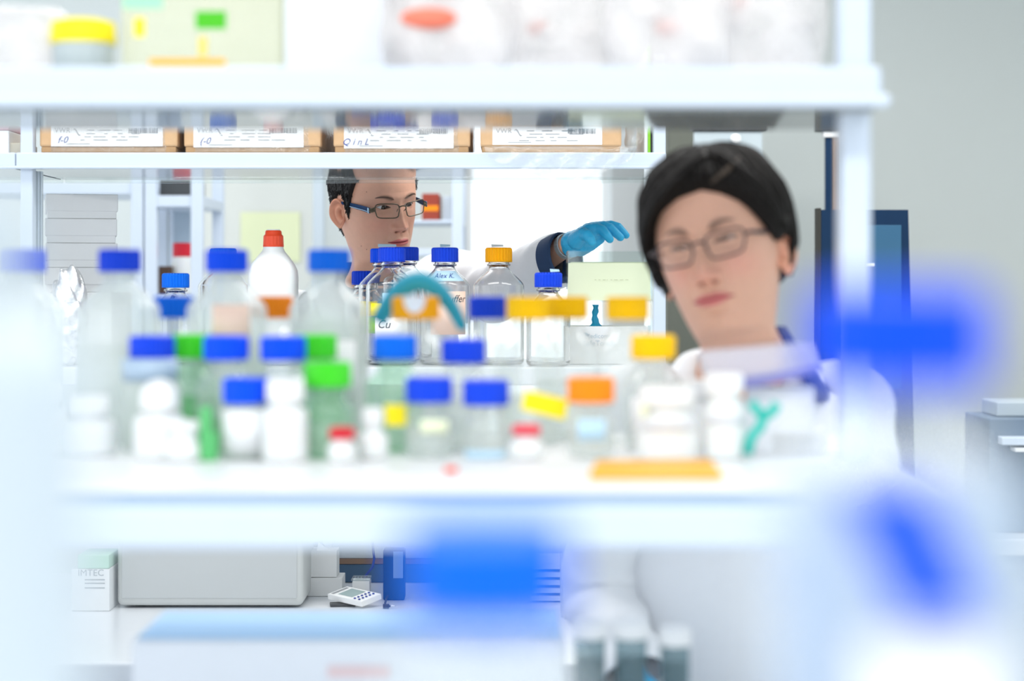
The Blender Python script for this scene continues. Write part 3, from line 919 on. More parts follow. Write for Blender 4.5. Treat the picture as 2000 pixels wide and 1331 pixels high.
# ------------------------------------------------------------------ brown boxes on the man's upper shelf
def wrapped_box(pxa, pxb, lx0, lx1, ly0, ly1, label, scrawl=None, wrap=True, d=3.47, ll=None, rz=0.0, bc='ink'):
    x0, x1 = X(pxa, d), X(pxb, d)
    z0_, z1_ = SZ1, SZ1 + 0.105
    cx = (x0 + x1) / 2
    t = thing('shipping_box', label, 'box', (cx, d, z0_), rz, 'brown boxes on the man\'s upper shelf')
    w_ = (x1 - x0) / 2
    MB().box((-w_, 0.0, 0.012), (w_, 0.28, 0.105), 0.004).build('box', M['card'], t)
    MB().box((-w_ + 0.003, 0.001, 0.0005), (w_ - 0.003, 0.278, 0.012), 0.002).build('bottom_flap', M['cardedge'], t)
    a, b = X(lx0, d) - cx, X(lx1, d) - cx
    za, zb = Z(ly1, d) - z0_, Z(ly0, d) - z0_ + 0.002
    lab = MB().box((a, -0.0008, za), (b, -0.0001, zb)).build('shipping_label', M['paper'], t)
    pr_ = MB()
    y_ = -0.0012
    W = b - a
    text_on(pr_, 'VWR', 0.013, (a + 0.022, y_, zb - 0.0085), spacing=1.1)
    # swoosh beside the letters
    pts = [Vector((a + 0.040 + 0.018 * (k / 9), y_, zb - 0.0095 + 0.006 * math.sin(k / 9 * 5.5) - 0.002)) for k in range(10)]
    pr_.ribbon(pts, Vector((0.0006, 0, 0.0010)), thick=0.0001)
    pr_.build('logo_print', M['greyink'], lab)
    ln = MB()
    R_ = random.Random(int(pxa))
    for row in range(4):
        zz = zb - 0.008 - row * 0.0062
        xx = a + (0.062 if row < 3 else 0.05) + R_.random() * 0.01
        while xx < b - 0.06:
            l = 0.006 + R_.random() * 0.022
            ln.box((xx, y_, zz - 0.0008), (xx + l, y_ + 0.0003, zz + 0.0008))
            xx += l + 0.004 + R_.random() * 0.016
    ln.box((a + 0.03, y_, za + 0.004), (a + 0.075, y_ + 0.0003, za + 0.0052))
    ln.build('small_print', M['greyink'], lab)
    br = MB()
    xx = b - 0.066
    while xx < b - 0.012:
        l = 0.0007 + R_.random() * 0.0013
        br.box((xx, y_, zb - 0.0135), (xx + l, y_ + 0.0003, zb - 0.004))
        xx += l + 0.0008 + R_.random() * 0.001
    br.build('barcode', M[bc], lab)
    if scrawl:
        hm = MB(); text_on(hm, scrawl, 0.018, (a + 0.022, y_, za + 0.012), shear=0.35)
        hm.build('handwriting', M['blueink'], lab)
    if wrap:
        fm = MB()
        def ff(u, v):
            ang = 2 * PI * u
            k = 0.012
            sx_ = (w_ + 0.005) * np.sign(math.sin(ang)) * abs(math.sin(ang)) ** 0.35
            sy_ = -(0.146) * np.sign(math.cos(ang)) * abs(math.cos(ang)) ** 0.35
            nz_ = 0.0018 * math.sin(ang * 23 + v * 9) + 0.0014 * math.sin(ang * 41 - v * 17)
            return Vector((sx_ * (1 + nz_), 0.14 + sy_ * (1 + nz_) - 0.0015, 0.002 + v * 0.105))
        fm.grid(ff, 180, 10, True)
        fm.build('plastic_wrap', M['film'], t)
    return t
wrapped_box(77, 346, 100, 318, 249, 286, 'leftmost brown box in plastic wrap, scrawled white label, between white post and second box', 'f-0')
wrapped_box(359, 626, 378, 593, 249, 288, 'second brown box from the left, plastic wrapped, its label crossed by a small scrawl', '(-0')
wrapped_box(651, 918, 672, 886, 250, 290, 'third brown box from the left, plastic wrapped, with dark blue handwriting on its label', 'Q i n L')
wrapped_box(938, 1214, 962, 1176, 250, 283, 'rightmost brown box, unwrapped, with loose clear film hanging below it', None, wrap=False)
# loose film over the shelf edge
fm = MB()
def dr(u, v):
    px = 945 + 300 * u
    s = math.sin(PI * u) ** 0.45
    py = 286 + (60 - 8 * math.sin(u * 9) + (8 if u > .55 else 0)) * s * v
    d_ = 3.462 - 0.026 * smooth01(v * 7) + 0.003 * math.sin(u * 37 + v * 6) * smooth01(v * 7)
    return P(px, py, d_)
fm.grid(dr, 60, 14)
o = fm.build('plastic_film', M['film'])
tag(o, 'loose clear plastic film hanging over the shelf edge below the rightmost brown box', 'film')
# crumpled clear bag at the right end
fm = MB()
def cb(p):
    k = 1 + 0.12 * math.sin(p.z * 190 + p.x * 120) + 0.10 * math.sin(p.x * 260 + p.y * 90)
    q_ = p * k; q_.z = max(q_.z, -0.0375); return q_
fm.ell((X(1238, 3.52), 3.52, SZ1 + 0.038), (0.017, 0.05, 0.036), 40, 24, cb)
tag(fm.build('plastic_bag', M['film']), 'crumpled clear bag between the rightmost brown box and the green folder', 'bag')
tag(MB().box((X(1258, 3.5), 3.49, SZ1), (X(1264.5, 3.5), 3.72, SZ1 + 0.2), 0.001).build('white_folder', M['paper']), 'thin white folder standing left of the lime green one', 'folder')
t = thing('ring_binder', 'lime green and black folder standing beside the right shelf post', 'folder', (0, 0, 0))
MB().box((X(1265.5, 3.49), 3.488, SZ1), (X(1270.5, 3.49), 3.72, SZ1 + 0.21), 0.001).build('cover', M['lime'], t)
MB().box((X(1270.6, 3.49), 3.488, SZ1), (X(1274, 3.49), 3.72, SZ1 + 0.21), 0.001).build('spine', M['black'], t)
t = thing('carton', 'pink and white carton at the left end of the man\'s upper shelf', 'box', (0, 0, 0))
MB().box((X(-60, 3.5), 3.49, SZ1), (X(20, 3.5), 3.65, SZ1 + 0.045), 0.002).build('box', M['carton'], t)
MB().box((X(-60, 3.5), 3.49, SZ1 + 0.0455), (X(20, 3.5), 3.65, SZ1 + 0.06), 0.002).build('lid', mat('dusty_pink_card', (0.62, 0.34, 0.42), 0.6), t)
tag(MB().box((X(21, 3.52), 3.50, SZ1), (X(52, 3.52), 3.60, SZ1 + 0.022), 0.002).build('card_tray', M['beige']), 'small beige card tray left of the white post', 'tray')

# ------------------------------------------------------------------ grey cartons stacked on the man's lower shelf
def lidded(x0, x1, d, z0_, h, lid, label, cat='box', group='grey white cartons stacked on the man\'s shelf', jx=0):
    t = thing('lidded_carton', label, cat, ((x0 + x1) / 2 + jx, d, z0_), 0.25 + jx * 14, group)
    w_ = (x1 - x0) / 2
    MB().box((-w_ + 0.003, 0.002, 0), (w_ - 0.003, 0.20, h - 0.001), 0.001).build('base', M['greybox'], t)
    MB().box((-w_, 0, h - lid), (w_, 0.202, h), 0.0015).build('lid', M['greybox'], t)
    return t
dS = 3.56
xa, xb = X(91, dS), X(228, dS)
lv_ = [(Z(713, dS) , 'bottom'), ]
zz = TZ
hs = [0.0485] * 4
ztop = Z(379, dS)
names = ['topmost of the four stacked grey white cartons behind the blurred violet caps', 'second carton from the top of the grey white stack', 'third carton from the top of the grey white stack', 'fourth carton down in the grey white stack, on the white carton']
z_ = ztop
for i in range(4):
    z_ -= 0.0487
    lidded(xa, xb, dS, z_, 0.0483, 0.034, names[i], jx=[0.001, -0.001, 0.0, -0.002][i])
t = thing('carton', 'plain white carton supporting the stack of grey white cartons', 'box', (0, 0, 0))
MB().box((xa - 0.006, dS - 0.002, TZ), (xb - 0.01, dS + 0.19, z_ - 0.0008), 0.002).build('box', M['carton'], t)
fo = MB()
def fof(p):
    k = 1 + 0.06 * math.sin(p.x * 240 + p.z * 130) + 0.05 * math.sin(p.y * 310 - p.z * 170)
    q_ = p * k; q_.z = max(q_.z, -0.0945); return q_
fo.ell((X(135, 3.50), 3.50, TZ + 0.095), (0.036, 0.036, 0.095), 64, 40, fof)
tag(fo.build('foil_parcel', M['foil']), 'crumpled aluminium foil parcel in front of the white carton', 'foil')

# ------------------------------------------------------------------ acrylic holder, sticky notes and glove box
dA = 3.55
t = thing('acrylic_dispenser', 'clear acrylic holder full of pale yellow sheets, under the gloved hand', 'dispenser', (0, 0, 0))
ax0, ax1 = X(1109, dA), X(1273, dA)
az0, az1 = Z(588, dA), Z(490, dA)
ac = MB()
ac.box((ax0, dA, az0), (ax0 + 0.003, dA + 0.12, az1)).box((ax1 - 0.003, dA, az0), (ax1, dA + 0.12, az1))
ac.box((ax0, dA, az0), (ax1, dA + 0.003, az1)).box((ax0, dA + 0.117, az0), (ax1, dA + 0.12, az1)).box((ax0, dA, az0), (ax1, dA + 0.12, az0 + 0.003))
ac.box((ax0, dA + 0.02, az0 + 0.003 + 0.0), (ax0 + 0.003, dA + 0.10, az0 + 0.004))
ac.build('acrylic_box', M['acrylic'], t)
st = MB()
zt_ = Z(512, dA)
n = 9
for k in range(n):
    off = 0.0012 * math.sin(k * 2.1)
    st.box((ax0 + 0.007 + off, dA + 0.006 + k * 0.0118, az0 + 0.0045), (ax1 - 0.008 + off, dA + 0.016 + k * 0.0118, zt_ - 0.0008 * (k % 3)), 0.0005)
tag(st.build('note_sheets', M['ypaper']), 'thick pad of pale yellow sheets inside the clear acrylic holder', 'paper')
nt = card('sticky_note', [(1108, 587, dA - 0.003), (1271, 587, dA - 0.003), (1269, 514, dA - 0.0015), (1110, 514, dA - 0.0015)], M['ypaper'], 'pale yellow sticky note on the front of the acrylic holder', 'note', 0.0004)
tx = MB(); text_on(tx, '1 filter 96 well plate box', 0.0052, (X(1190, dA), dA - 0.0042, Z(547, dA)), shear=0.2)
tx = MB()
R_ = random.Random(3); xx = X(1161, dA)
while xx < X(1222, dA):
    l = 0.002 + R_.random() * 0.006
    tx.box((xx, dA - 0.0045, Z(547, dA) - 0.00035), (xx + l, dA - 0.0041, Z(547, dA) + 0.0003)); xx += l + 0.002 + R_.random() * 0.004
tx.build('handwriting', mat('olive_ink', (0.45, 0.48, 0.28), 0.7), nt)
dG = 3.555
t = thing('glove_box', 'white glove dispenser box with a blue glove poking out, below the sticky note', 'box', (0, 0, 0))
gx0, gx1 = X(1107, dG), X(1266, dG)
gz1 = Z(638, dG)
MB().box((gx0, dG, TZ), (gx1, dG + 0.11, gz1), 0.0015).build('box', M['carton'], t)
tx = MB(); text_on(tx, 'Medicom', 0.0125, (X(1166, dG), dG - 0.0006, Z(657, dG)))
text_on(tx, 'SafeTouch', 0.0150, (X(1170, dG), dG - 0.0006, Z(671, dG)))
tx.ribbon([P(1143 + 6 * math.sin(a), 656 - 5 * math.cos(a), dG - 0.0004) for a in np.linspace(-1.5, 1.9, 9)], Vector((0.0008, 0, 0.0008)), thick=0.0002)
tx.build('lettering', M['paleink'], t)
gl = MB()
def glf(u, v):
    w_ = 0.006 + 0.009 * math.exp(-((v - 0.0) / 0.22) ** 2) + 0.001 * math.sin(v * 20)
    a = 2 * PI * u
    return Vector((X(1164, dG) + w_ * math.sin(a) + 0.001 * math.sin(v * 9), dG + 0.03 - w_ * 0.6 * math.cos(a) + 0.0012 * math.sin(a * 5), gz1 - 0.006 + 0.049 * v))
gl.grid(glf, 30, 20, True)
gl.build('protruding_glove', mat('turquoise_nitrile', (0.0, 0.30, 0.50), 0.4), t)
t = thing('acrylic_shelf_riser', 'clear acrylic riser holding the sheet holder above the glove box', 'stand', (0, 0, 0))
MB().box((ax0, dA + 0.012, TZ), (ax0 + 0.004, dA + 0.118, az0 - 0.004)).build('side_panel', M['acrylic'], t) if False else None
rx = MB().box((X(1270, dA), dA + 0.002, TZ), (X(1270, dA) + 0.002, dA + 0.125, az0 - 0.0005))
rx.box((X(1103, dA), dA + 0.002, TZ), (X(1103, dA) + 0.002, dA + 0.125, az0 - 0.0005))
rx.box((X(1102, dA), dA - 0.0, az0 - 0.003), (X(1272, dA), dA + 0.125, az0 - 0.0003))
rx.build('panels', M['acrylic'], t)

# ------------------------------------------------------------------ on the man's bench
dI = 3.53
t = thing('benchtop_instrument', 'large pale grey instrument with rounded corners at the left on the man\'s bench', 'instrument', (0, 0, 0))
ix0, ix1 = X(228, dI), X(592, dI)
bm_ = MB().box((ix0, dI, BZ + 0.004), (ix1, dI + 0.20, BZ + 0.30), 0.012, 4); bm_.sm = [True] * len(bm_.sm)
bm_.build('housing', mat('pale_grey_housing', (0.60, 0.62, 0.61), 0.5), t)
MB().box((ix0 + 0.01, dI - 0.002, BZ + 0.02), (ix1 - 0.012, dI + 0.001, BZ + 0.28), 0.001).build('front_panel', mat('mid_grey_panel', (0.52, 0.545, 0.55), 0.5), t)
for xx in (ix0 + 0.03, ix1 - 0.05):
    for yy in (dI + 0.03, dI + 0.16):
        MB().box((xx, yy, BZ), (xx + 0.02, yy + 0.02, BZ + 0.005), 0.001).build('foot', M['black'], t)
dB = 3.665
tag(MB().box((X(600, dB), dB + 0.09, BZ), (X(668, dB), dB + 0.16, Z(1130, dB)), 0.001).build('small_carton', M['carton']), 'lower one of two small white cartons beside the grey instrument', 'box', 'small white cartons on the man\'s bench')
bpy.data.objects['small_carton'].location.y = -0.088
tag(MB().box((X(602, dB), dB + 0.006, Z(1130, dB) + 0.0008), (X(657, dB), dB + 0.065, Z(1078, dB)), 0.001).build('small_carton', M['carton']), 'upper one of two small white cartons beside the grey instrument', 'box', 'small white cartons on the man\'s bench')
tag(MB().add([P(618, 1078, dB + 0.01), P(648, 1077.5, dB + 0.01), P(640, 1072, dB + 0.03), P(622, 1060, dB + 0.04), P(630, 1066, dB + 0.05)], [(0, 1, 2), (0, 2, 3), (2, 4, 3)], False).build('paper_scrap', M['paper']), 'crumpled paper scrap on the upper small white carton', 'paper')
# timer
t = thing('lab_timer', 'white digital timer leaning on its stand, in front of the small white cartons', 'timer', (0, 0, 0))
c0, c1, c2, c3 = P(640, 1161, 3.57), P(706, 1176, 3.52), P(728, 1161, 3.545), P(678, 1146, 3.60)
nrm = (c1 - c0).cross(c3 - c0).normalized()
if nrm.z < 0: nrm = -nrm
c2 = c1 + (c3 - c0)
tb_ = MB()
dn = -nrm * 0.011
tb_.add([c0, c1, c2, c3, c0 + dn, c1 + dn, c2 + dn, c3 + dn], [(0, 1, 2, 3), (7, 6, 5, 4), (0, 4, 5, 1), (1, 5, 6, 2), (2, 6, 7, 3), (3, 7, 4, 0)], False)
body = tb_.build('body', M['whitecap'], t)
ex, ey = (c1 - c0), (c3 - c0)
def on(u, v, h): return c0 + ex * u + ey * v + nrm * h
MB().add([on(.2, .18, .0004), on(.62, .18, .0004), on(.62, .9, .0004), on(.2, .9, .0004)], [(0, 1, 2, 3)], False).build('display', M['lcd'], t)
kb = MB()
for r_ in range(5):
    for c_ in range(2):
        kb.box(*(lambda p: ((p.x - .0022, p.y - .0022, p.z - .0005), (p.x + .0022, p.y + .0022, p.z + .0018)))(on(.74 + .13 * c_, .12 + .18 * r_, .0006)), 0.0006)
kb.build('buttons', M['blueink'], t)
MB().add([on(.04, .1, .0004), on(.12, .1, .0004), on(.12, .9, .0004), on(.04, .9, .0004)], [(0, 1, 2, 3)], False).build('brand_strip', M['greyink'], t)
fb_ = Vector(((c0.x + c1.x) / 2, (c0.y + c2.y) / 2, BZ))
MB().box((fb_.x - .03, fb_.y - .012, BZ), (fb_.x + .02, fb_.y + .012, BZ + .006), .001, rot=(0, 0, .15)).build('stand', M['darkgrey'], t)
MB().tube([Vector((fb_.x, fb_.y, BZ + .004)), (c0 + c2) / 2 + dn * 1.1], .004, 8).build('stand_arm', M['darkgrey'], t)
# cube with dark print
t = thing('slide_box', 'small clear topped white cube behind the timer with dark lettering on top', 'box', (0, 0, 0))
dC = 3.64
cz = BZ
MB().box((X(688, dC), dC, cz), (X(722, dC), dC + 0.04, Z(1136, dC)), 0.0015).build('box', M['carton'], t)
MB().box((X(686, dC), dC - 0.001, Z(1136, dC) + 0.0002), (X(723, dC), dC + 0.042, Z(1133, dC) + 0.002), 0.001).build('lid', M['acrylic'], t)
tx = MB(); text_on(tx, 'HTEN', 0.014, ((X(688, dC) + X(722, dC)) / 2, dC + 0.018, Z(1133, dC) + 0.0026), (1, 0, 0), (0, 1.6, 0)); tx.build('lettering', M['ink'], t)
# cable, dark box, blue bottle, plug
o = MB().tube([P(727, 1050, 3.80), P(729, 1075, 3.79), P(731, 1092, 3.78), P(728, 1108, 3.76), P(720, 1118, 3.745), P(712, 1128, 3.73), P(700, 1156, 3.735), P(690, 1154, 3.74)], 0.0026, 10).build('power_cable', M['blueink'])
tag(o, 'dark cable curving down behind the small white cube', 'cable')
t = thing('storage_tote', 'blue grey plastic tote with a brown top edge at the back of the man\'s bench', 'box', (0, 0, 0))
MB().box((X(650, 3.84), 3.84, BZ), (X(1100, 3.84), 3.95, Z(1102, 3.84)), 0.002).build('tote', mat('dark_blue_grey_plastic', (0.05, 0.11, 0.20), 0.5), t)
MB().box((X(648, 3.84), 3.836, Z(1102, 3.84)), (X(1100, 3.84), 3.955, Z(1092, 3.84)), 0.001).build('rim', M['brown'], t)
MB().box((X(648, 3.84), 3.84, Z(1091.5, 3.84)), (X(1100, 3.84), 3.95, Z(1060, 3.84)), 0.001).build('lid', mat('pale_grey_lid', (0.50, 0.55, 0.60), 0.5), t)
t = thing('power_adapter', 'dark blue upright adapter block right of the small white cube', 'adapter', (0, 0, 0))
MB().box((X(748, 3.62), 3.62, BZ), (X(790, 3.62), 3.66, Z(1075, 3.62)), 0.003).build('casing', M['navy'], t)
MB().box((X(768, 3.62), 3.6195, Z(1130, 3.62)), (X(787, 3.62), 3.6205, Z(1078, 3.62))).build('label', mat('blue_grey_label', (0.20, 0.30, 0.42), 0.5), t)
t = thing('audio_plug', 'black jack plug with a steel tip lying below the dark blue adapter', 'plug', (0, 0, 0))
MB().tube([P(758, 1164, 3.605), P(754, 1172, 3.57), P(752, 1180, 3.55)], 0.0022, 8).build('cord', M['black'], t)
pz = BZ + 0.0045
MB().tube([(X(748, 3.53), 3.53, pz), (X(760, 3.53), 3.53, pz)], 0.0045, 14).build('plug_body', M['black'], t)
MB().tube([(X(760, 3.53), 3.53, pz), (X(768, 3.53), 3.53, pz), (X(773, 3.53), 3.53, pz)], [0.0022, 0.0022, 0.0012], 12).build('steel_tip', M['steel'], t)
# paper stack
for k, (py, mk) in enumerate(((1150, 'paper'), (1142, 'paper'), (1134, 'paper'), (1122, 'paper'))):
    pass
ps = thing('paper_stack', 'stack of loose white papers beside the hanging clear bag', 'paper', (X(1090, 3.6), 3.6, BZ))
for k in range(5):
    MB().box((-0.055 + 0.003 * (k % 2), 0, 0.002 + 0.016 * k), (0.022 - 0.002 * (k % 3), 0.15, 0.012 + 0.016 * k), 0.001).build('sheet_bundle', M['paper'], ps)
# translucent bag
bgm = MB()
def bgf(u, v):
    a = 2 * PI * u
    px = 1183 + (78 + 4 * v) * math.sin(a)
    fold = 0.006 * math.sin(a * 9 + v * 1.5) + 0.004 * math.sin(a * 17)
    return Vector((X(px, 3.42) + fold, 3.42 - (0.05 + fold) * math.cos(a), BZ + 0.002 + (0.20 if v < 1 else 0.2) * (1 - v)))
bgm.grid(bgf, 120, 12, True)
tag(bgm.build('waste_bag', M['bagclear']), 'cloudy clear waste bag with vertical folds on the right of the man\'s bench', 'bag')
# printed box far left
t = thing('reagent_box', 'white box with pale green lid and grey lettering left of the large instrument', 'box', (0, 0, 0))
dT = 3.5
MB().box((X(140, dT), dT, BZ), (X(214, dT), dT + 0.1, Z(1112, dT)), 0.0015).build('box', M['carton'], t)
MB().box((X(152, dT), dT, Z(1111.5, dT)), (X(213, dT), dT + 0.09, Z(1085, dT)), 0.0015).build('lid', mat('pale_green_card', (0.48, 0.70, 0.58), 0.6), t)
tx = MB(); text_on(tx, 'IMTEC', 0.018, (X(178, dT), dT - 0.0006, Z(1120, dT)))
for py in (1134, 1141, 1150): tx.box((X(166, dT), dT - 0.0006, Z(py, dT)), (X(205, dT), dT - 0.0002, Z(py - 2, dT)))
tx.build('lettering', M['greyink'], t)

# ------------------------------------------------------------------ on the front bench
dE = 2.09
t = thing('bench_instrument', 'white instrument with a blue grey top under the nearer shelf', 'instrument', (0, 0, 0))
ez = Z(1250, dE)
MB().box((X(255, dE), dE, 0.90), (X(1106, dE), dE + 0.17, ez), 0.006).build('housing', M['white'], t)
MB().box((X(268, dE), dE + 0.004, ez + 0.0002), (X(1098, dE), dE + 0.166, ez + 0.003), 0.001).build('top_plate', M['bluegrey'], t)
MB().box((X(640, dE), dE - 0.0015, Z(1325, dE)), (X(760, dE), dE + 0.0005, Z(1300, dE))).build('pink_label', mat('pale_pink_label', (0.80, 0.62, 0.62), 0.6), t)
rk = thing('tube_rack', 'low clear rack holding three grey tubes with white caps', 'rack', (0, 0, 0))
dR = 2.10
MB().box((X(1112, dR), dR - 0.03, 0.90), (X(1355, dR), dR + 0.03, 0.906), 0.001).build('base', M['acrylic'], rk)
MB().box((X(1112, dR), dR - 0.03, 0.906), (X(1115, dR), dR + 0.03, 0.99), 0.0005).build('end_plate', M['acrylic'], rk)
MB().box((X(1352, dR), dR - 0.03, 0.906), (X(1355, dR), dR + 0.03, 0.99), 0.0005).build('end_plate', M['acrylic'], rk)
for (px, py, r, lab) in ((1153, 1212, 0.019, 'left grey tube with a white cap in the low clear rack'), (1232, 1212, 0.020, 'middle grey tube with a white cap in the low clear rack'), (1318, 1226, 0.018, 'right grey tube with a white cap in the low clear rack')):
    t = thing('centrifuge_tube', lab, 'tube', (X(px, dR), dR, 0.907), 0, 'white capped tubes in the low rack')
    h = Z(py, dR) - 0.907
    MB().lathe([(0.002, 0.0), (r * 0.9, 0.02), (r * 0.95, h - 0.02)], 32).build('tube', M['tubeglass'], t)
    MB().lathe([(0.001, 0.006), (r * 0.78, 0.022), (r * 0.82, h * 0.78), (0.0005, h * 0.78)], 28).build('contents', mat('grey_teal_fluid', (0.16, 0.25, 0.28), 0.4), t)
    inst('screw_cap', cap_mesh(('t', r, 0.02), r * 0.95 + 0.002, 0.020), M['whitecap'], t, (0, 0, h - 0.02))

# ------------------------------------------------------------------ on the nearer upper shelf
dU = 2.13
t = thing('plastic_tub', 'grey tub with a bright yellow lid on the upper shelf at the left', 'tub', (X(163, dU), dU, UZ1))
rz_ = X(222, dU) - X(163, dU)
MB().lathe([(0.0005, 0.0005), (rz_ - 0.004, 0), (rz_, 0.004), (rz_, Z(88, dU) - UZ1)], 40).build('tub', mat('grey_blue_tub', (0.48, 0.54, 0.54), 0.35), t)
MB().lathe([(rz_ + 0.001, 0), (rz_ + 0.003, 0.002), (rz_ + 0.001, Z(45, dU) - Z(88, dU)), (rz_ - 0.01, Z(40, dU) - Z(88, dU)), (0.0005, Z(38, dU) - Z(88, dU))], 40).build('lid', M['ytag'], t, (0, 0, Z(88, dU) - UZ1))
t = thing('storage_box', 'yellowish clear plastic box with a green label on the upper shelf', 'box', (0, 0, 0))
MB().box((X(236, dU), dU, UZ1), (X(548, dU), dU + 0.115, UZ1 + 0.115), 0.004).build('box', M['ybox'], t)
MB().box((X(236, dU) - 0.002, dU - 0.003, UZ1 + 0.1155), (X(548, dU) + 0.002, dU + 0.117, UZ1 + 0.13), 0.003).build('lid', M['ybox'], t)
MB().box((X(382, dU), dU - 0.0008, Z(57, dU)), (X(442, dU), dU - 0.0001, Z(22, dU))).build('green_label', M['gtag'], t)
MB().box((X(292, dU), dU - 0.0008, UZ1 + 0.0015), (X(440, dU), dU - 0.0001, Z(115, dU))).build('orange_strip', M['otag'], t)
MB().box((X(262, dU), dU - 0.0008, Z(72, dU)), (X(283, dU), dU - 0.0001, Z(35, dU))).build('yellow_label', M['ytag'], t)
MB().box((X(388, dU), dU - 0.0008, Z(110, dU)), (X(404, dU), dU - 0.0001, Z(72, dU))).build('ochre_label', mat('ochre_tag', (0.82, 0.66, 0.12), 0.6), t)
MB().box((X(240, dU), dU - 0.0008, Z(17, dU)), (X(318, dU), dU - 0.0001, Z(-8, dU))).build('mint_label', mat('mint_paper', (0.36, 0.72, 0.50), 0.6), t)
t = thing('sample_bag', 'pale clear bag of white items at the far left of the upper shelf', 'bag', (X(25, dU), dU + 0.05, UZ1))
def lump(seed, amp=0.10):
    r_ = random.Random(seed); fr_ = [(r_.uniform(20, 90), r_.uniform(20, 90), r_.uniform(20, 90), r_.uniform(0, 6)) for _ in range(7)]
    def f(p):
        k = sum(math.sin(a * p.x + b * p.y + c * p.z + q_) for a, b, c, q_ in fr_) / 7
        return p * (1 + amp * k * 2)
    return f
def bagmesh(rx_, ry_, h, seed):
    mb = MB(); lf = lump(seed, 0.09)
    def fn(p):
        q_ = lf(p); q_.z = max(q_.z, -h * 0.42 + 0.0003)
        return q_
    def sq(u, v):
        a, b = 2 * PI * u, PI * (v * 0.996 + 0.002)
        e = 0.55
        sg = lambda x, k: math.copysign(abs(x) ** k, x)
        p = Vector((rx_ * math.sin(b) ** e * sg(math.sin(a), e), -ry_ * math.sin(b) ** e * sg(math.cos(a), e), h / 2 * sg(math.cos(b), 0.8)))
        return fn(p) + Vector((0, 0, h * 0.42))
    mb.grid(sq, 64, 40, True)
    return mb
bagmesh(0.055, 0.05, 0.10, 5).build('bag', M['bag'], t)
t = thing('carton', 'tall blank white carton in the middle of the upper shelf', 'box', (0, 0, 0))
MB().box((X(556, dU), dU, UZ1), (X(752, dU), dU + 0.12, UZ1 + 0.20), 0.003).build('box', M['white'], t)
t = thing('carton', 'dark grey carton edge between the blank white carton and the cloudy bags', 'box', (0, 0, 0))
MB().box((X(756, 2.21), 2.205, UZ1), (X(798, 2.21), 2.25, UZ1 + 0.17), 0.002).build('box', M['darkgrey'], t)
bl = ['cloudy plastic bag with an orange red patch, beside the dark grey carton', 'cloudy plastic bag second from the left on the upper shelf', 'cloudy plastic bag third from the left on the upper shelf', 'rightmost cloudy plastic bag, beside the white post']
for i, (px, w_) in enumerate(((882, 118), (1088, 112), (1292, 112), (1500, 110))):
    t = thing('sample_bag', bl[i], 'bag', (X(px, 2.14), (2.07, 2.185)[i % 2], UZ1), 0, 'cloudy plastic bags on the upper shelf')
    bagmesh(w_ / 3500 * 2.14 * 1.08, 0.052, 0.15, 11 + i).build('bag', M['bag'], t)
    if i == 0:
        pm = MB(); pm.ell((X(852, 2.14) - X(882, 2.14), -0.047, Z(52, 2.09) - UZ1), (0.032, 0.016, 0.013), 24, 14, lump(3, 0.12)); pm.build('orange_red_patch', mat('coral_red', (0.85, 0.20, 0.12), 0.5), t)
    for j in range(3):
        r_ = random.Random(40 + 5 * i + j)
        MB().ell((r_.uniform(-0.045, 0.045), -0.030, r_.uniform(0.03, 0.10)), (0.016, 0.012, 0.010), 18, 10, lump(j, 0.1)).build('white_packet' if j else 'pink_packet', mat('packet_white', (0.82, 0.81, 0.80), 0.5) if j else mat('packet_pink', (0.75, 0.40, 0.36), 0.5), t)

# ------------------------------------------------------------------ far things
t = bottle_far = thing('plastic_bottle', 'white bottle with a red cap standing on the narrow rack far behind', 'bottle', (X(356, 5.35), 5.35, 1.4755))
hr = Z(475, 5.35) - 1.475
MB().lathe([(0.0005, 0.001), (0.033, 0), (0.035, 0.006), (0.035, hr - 0.075), (0.030, hr - 0.045), (0.026, hr - 0.04)], 32).build('body', M['hdpe'], t)
inst('screw_cap', cap_mesh(('far', 1), 0.0275, 0.042), M['red'], t, (0, 0, hr - 0.042))
tag(MB().box((X(312, 5.3), 5.28, 1.4755), (X(334, 5.3), 5.35, 1.475 + 0.085), 0.002).build('small_carton', mat('dark_brown_carton', (0.10, 0.05, 0.03), 0.6)), 'dark brown carton left of the red capped white bottle', 'box')
tag(MB().box((X(314, 5.3), 5.28, Z(382, D1) + 0.0005), (X(384, 5.3), 5.45, Z(352, 5.3)), 0.003).build('dark_case', M['darkgrey']), 'dark grey case on the narrow rack above the red capped bottle', 'case')
card('hanging_notice', [(470, 512, WY - 0.025), (586, 512, WY - 0.025), (586, 415, WY - 0.025), (470, 415, WY - 0.025)], mat('pale_lime_paper', (0.88, 0.93, 0.60), 0.7), 'pale lime paper notice taped on the lighter lit part of the wall', 'paper', 0.002)
t = thing('carton', 'red brown box on the pale rack beside the bright window', 'box', (0, 0, 0))
zr = Z(430, D2) + 0.0005
MB().box((X(824, 5.52), 5.52, zr), (X(858, 5.52), 5.70, Z(378, 5.52)), 0.003).build('box', M['redbrown'], t)
MB().box((X(826, 5.52), 5.519, Z(412, 5.52)), (X(856, 5.52), 5.5195, Z(402, 5.52))).build('orange_stripe', M['orange'], t)
for px, lab in ((772, 'pale carton left of the red brown box on the pale rack'), (882, 'white carton between the red brown box and the window')):
    tag(MB().box((X(px, 5.55) - 0.028, 5.55, zr), (X(px, 5.55) + 0.03, 5.68, zr + 0.075), 0.003).build('carton', mat('pale_blue_carton', (0.62, 0.70, 0.78), 0.6)), lab, 'box')
tag(MB().box((X(612, 6.0), 5.98, 0), (X(634, 6.0), 6.02, 2.9), 0.006).build('riser_pipe', mat('pale_blue_pipe', (0.60, 0.68, 0.74), 0.4)), 'pale blue vertical duct behind the man\'s head', 'pipe')
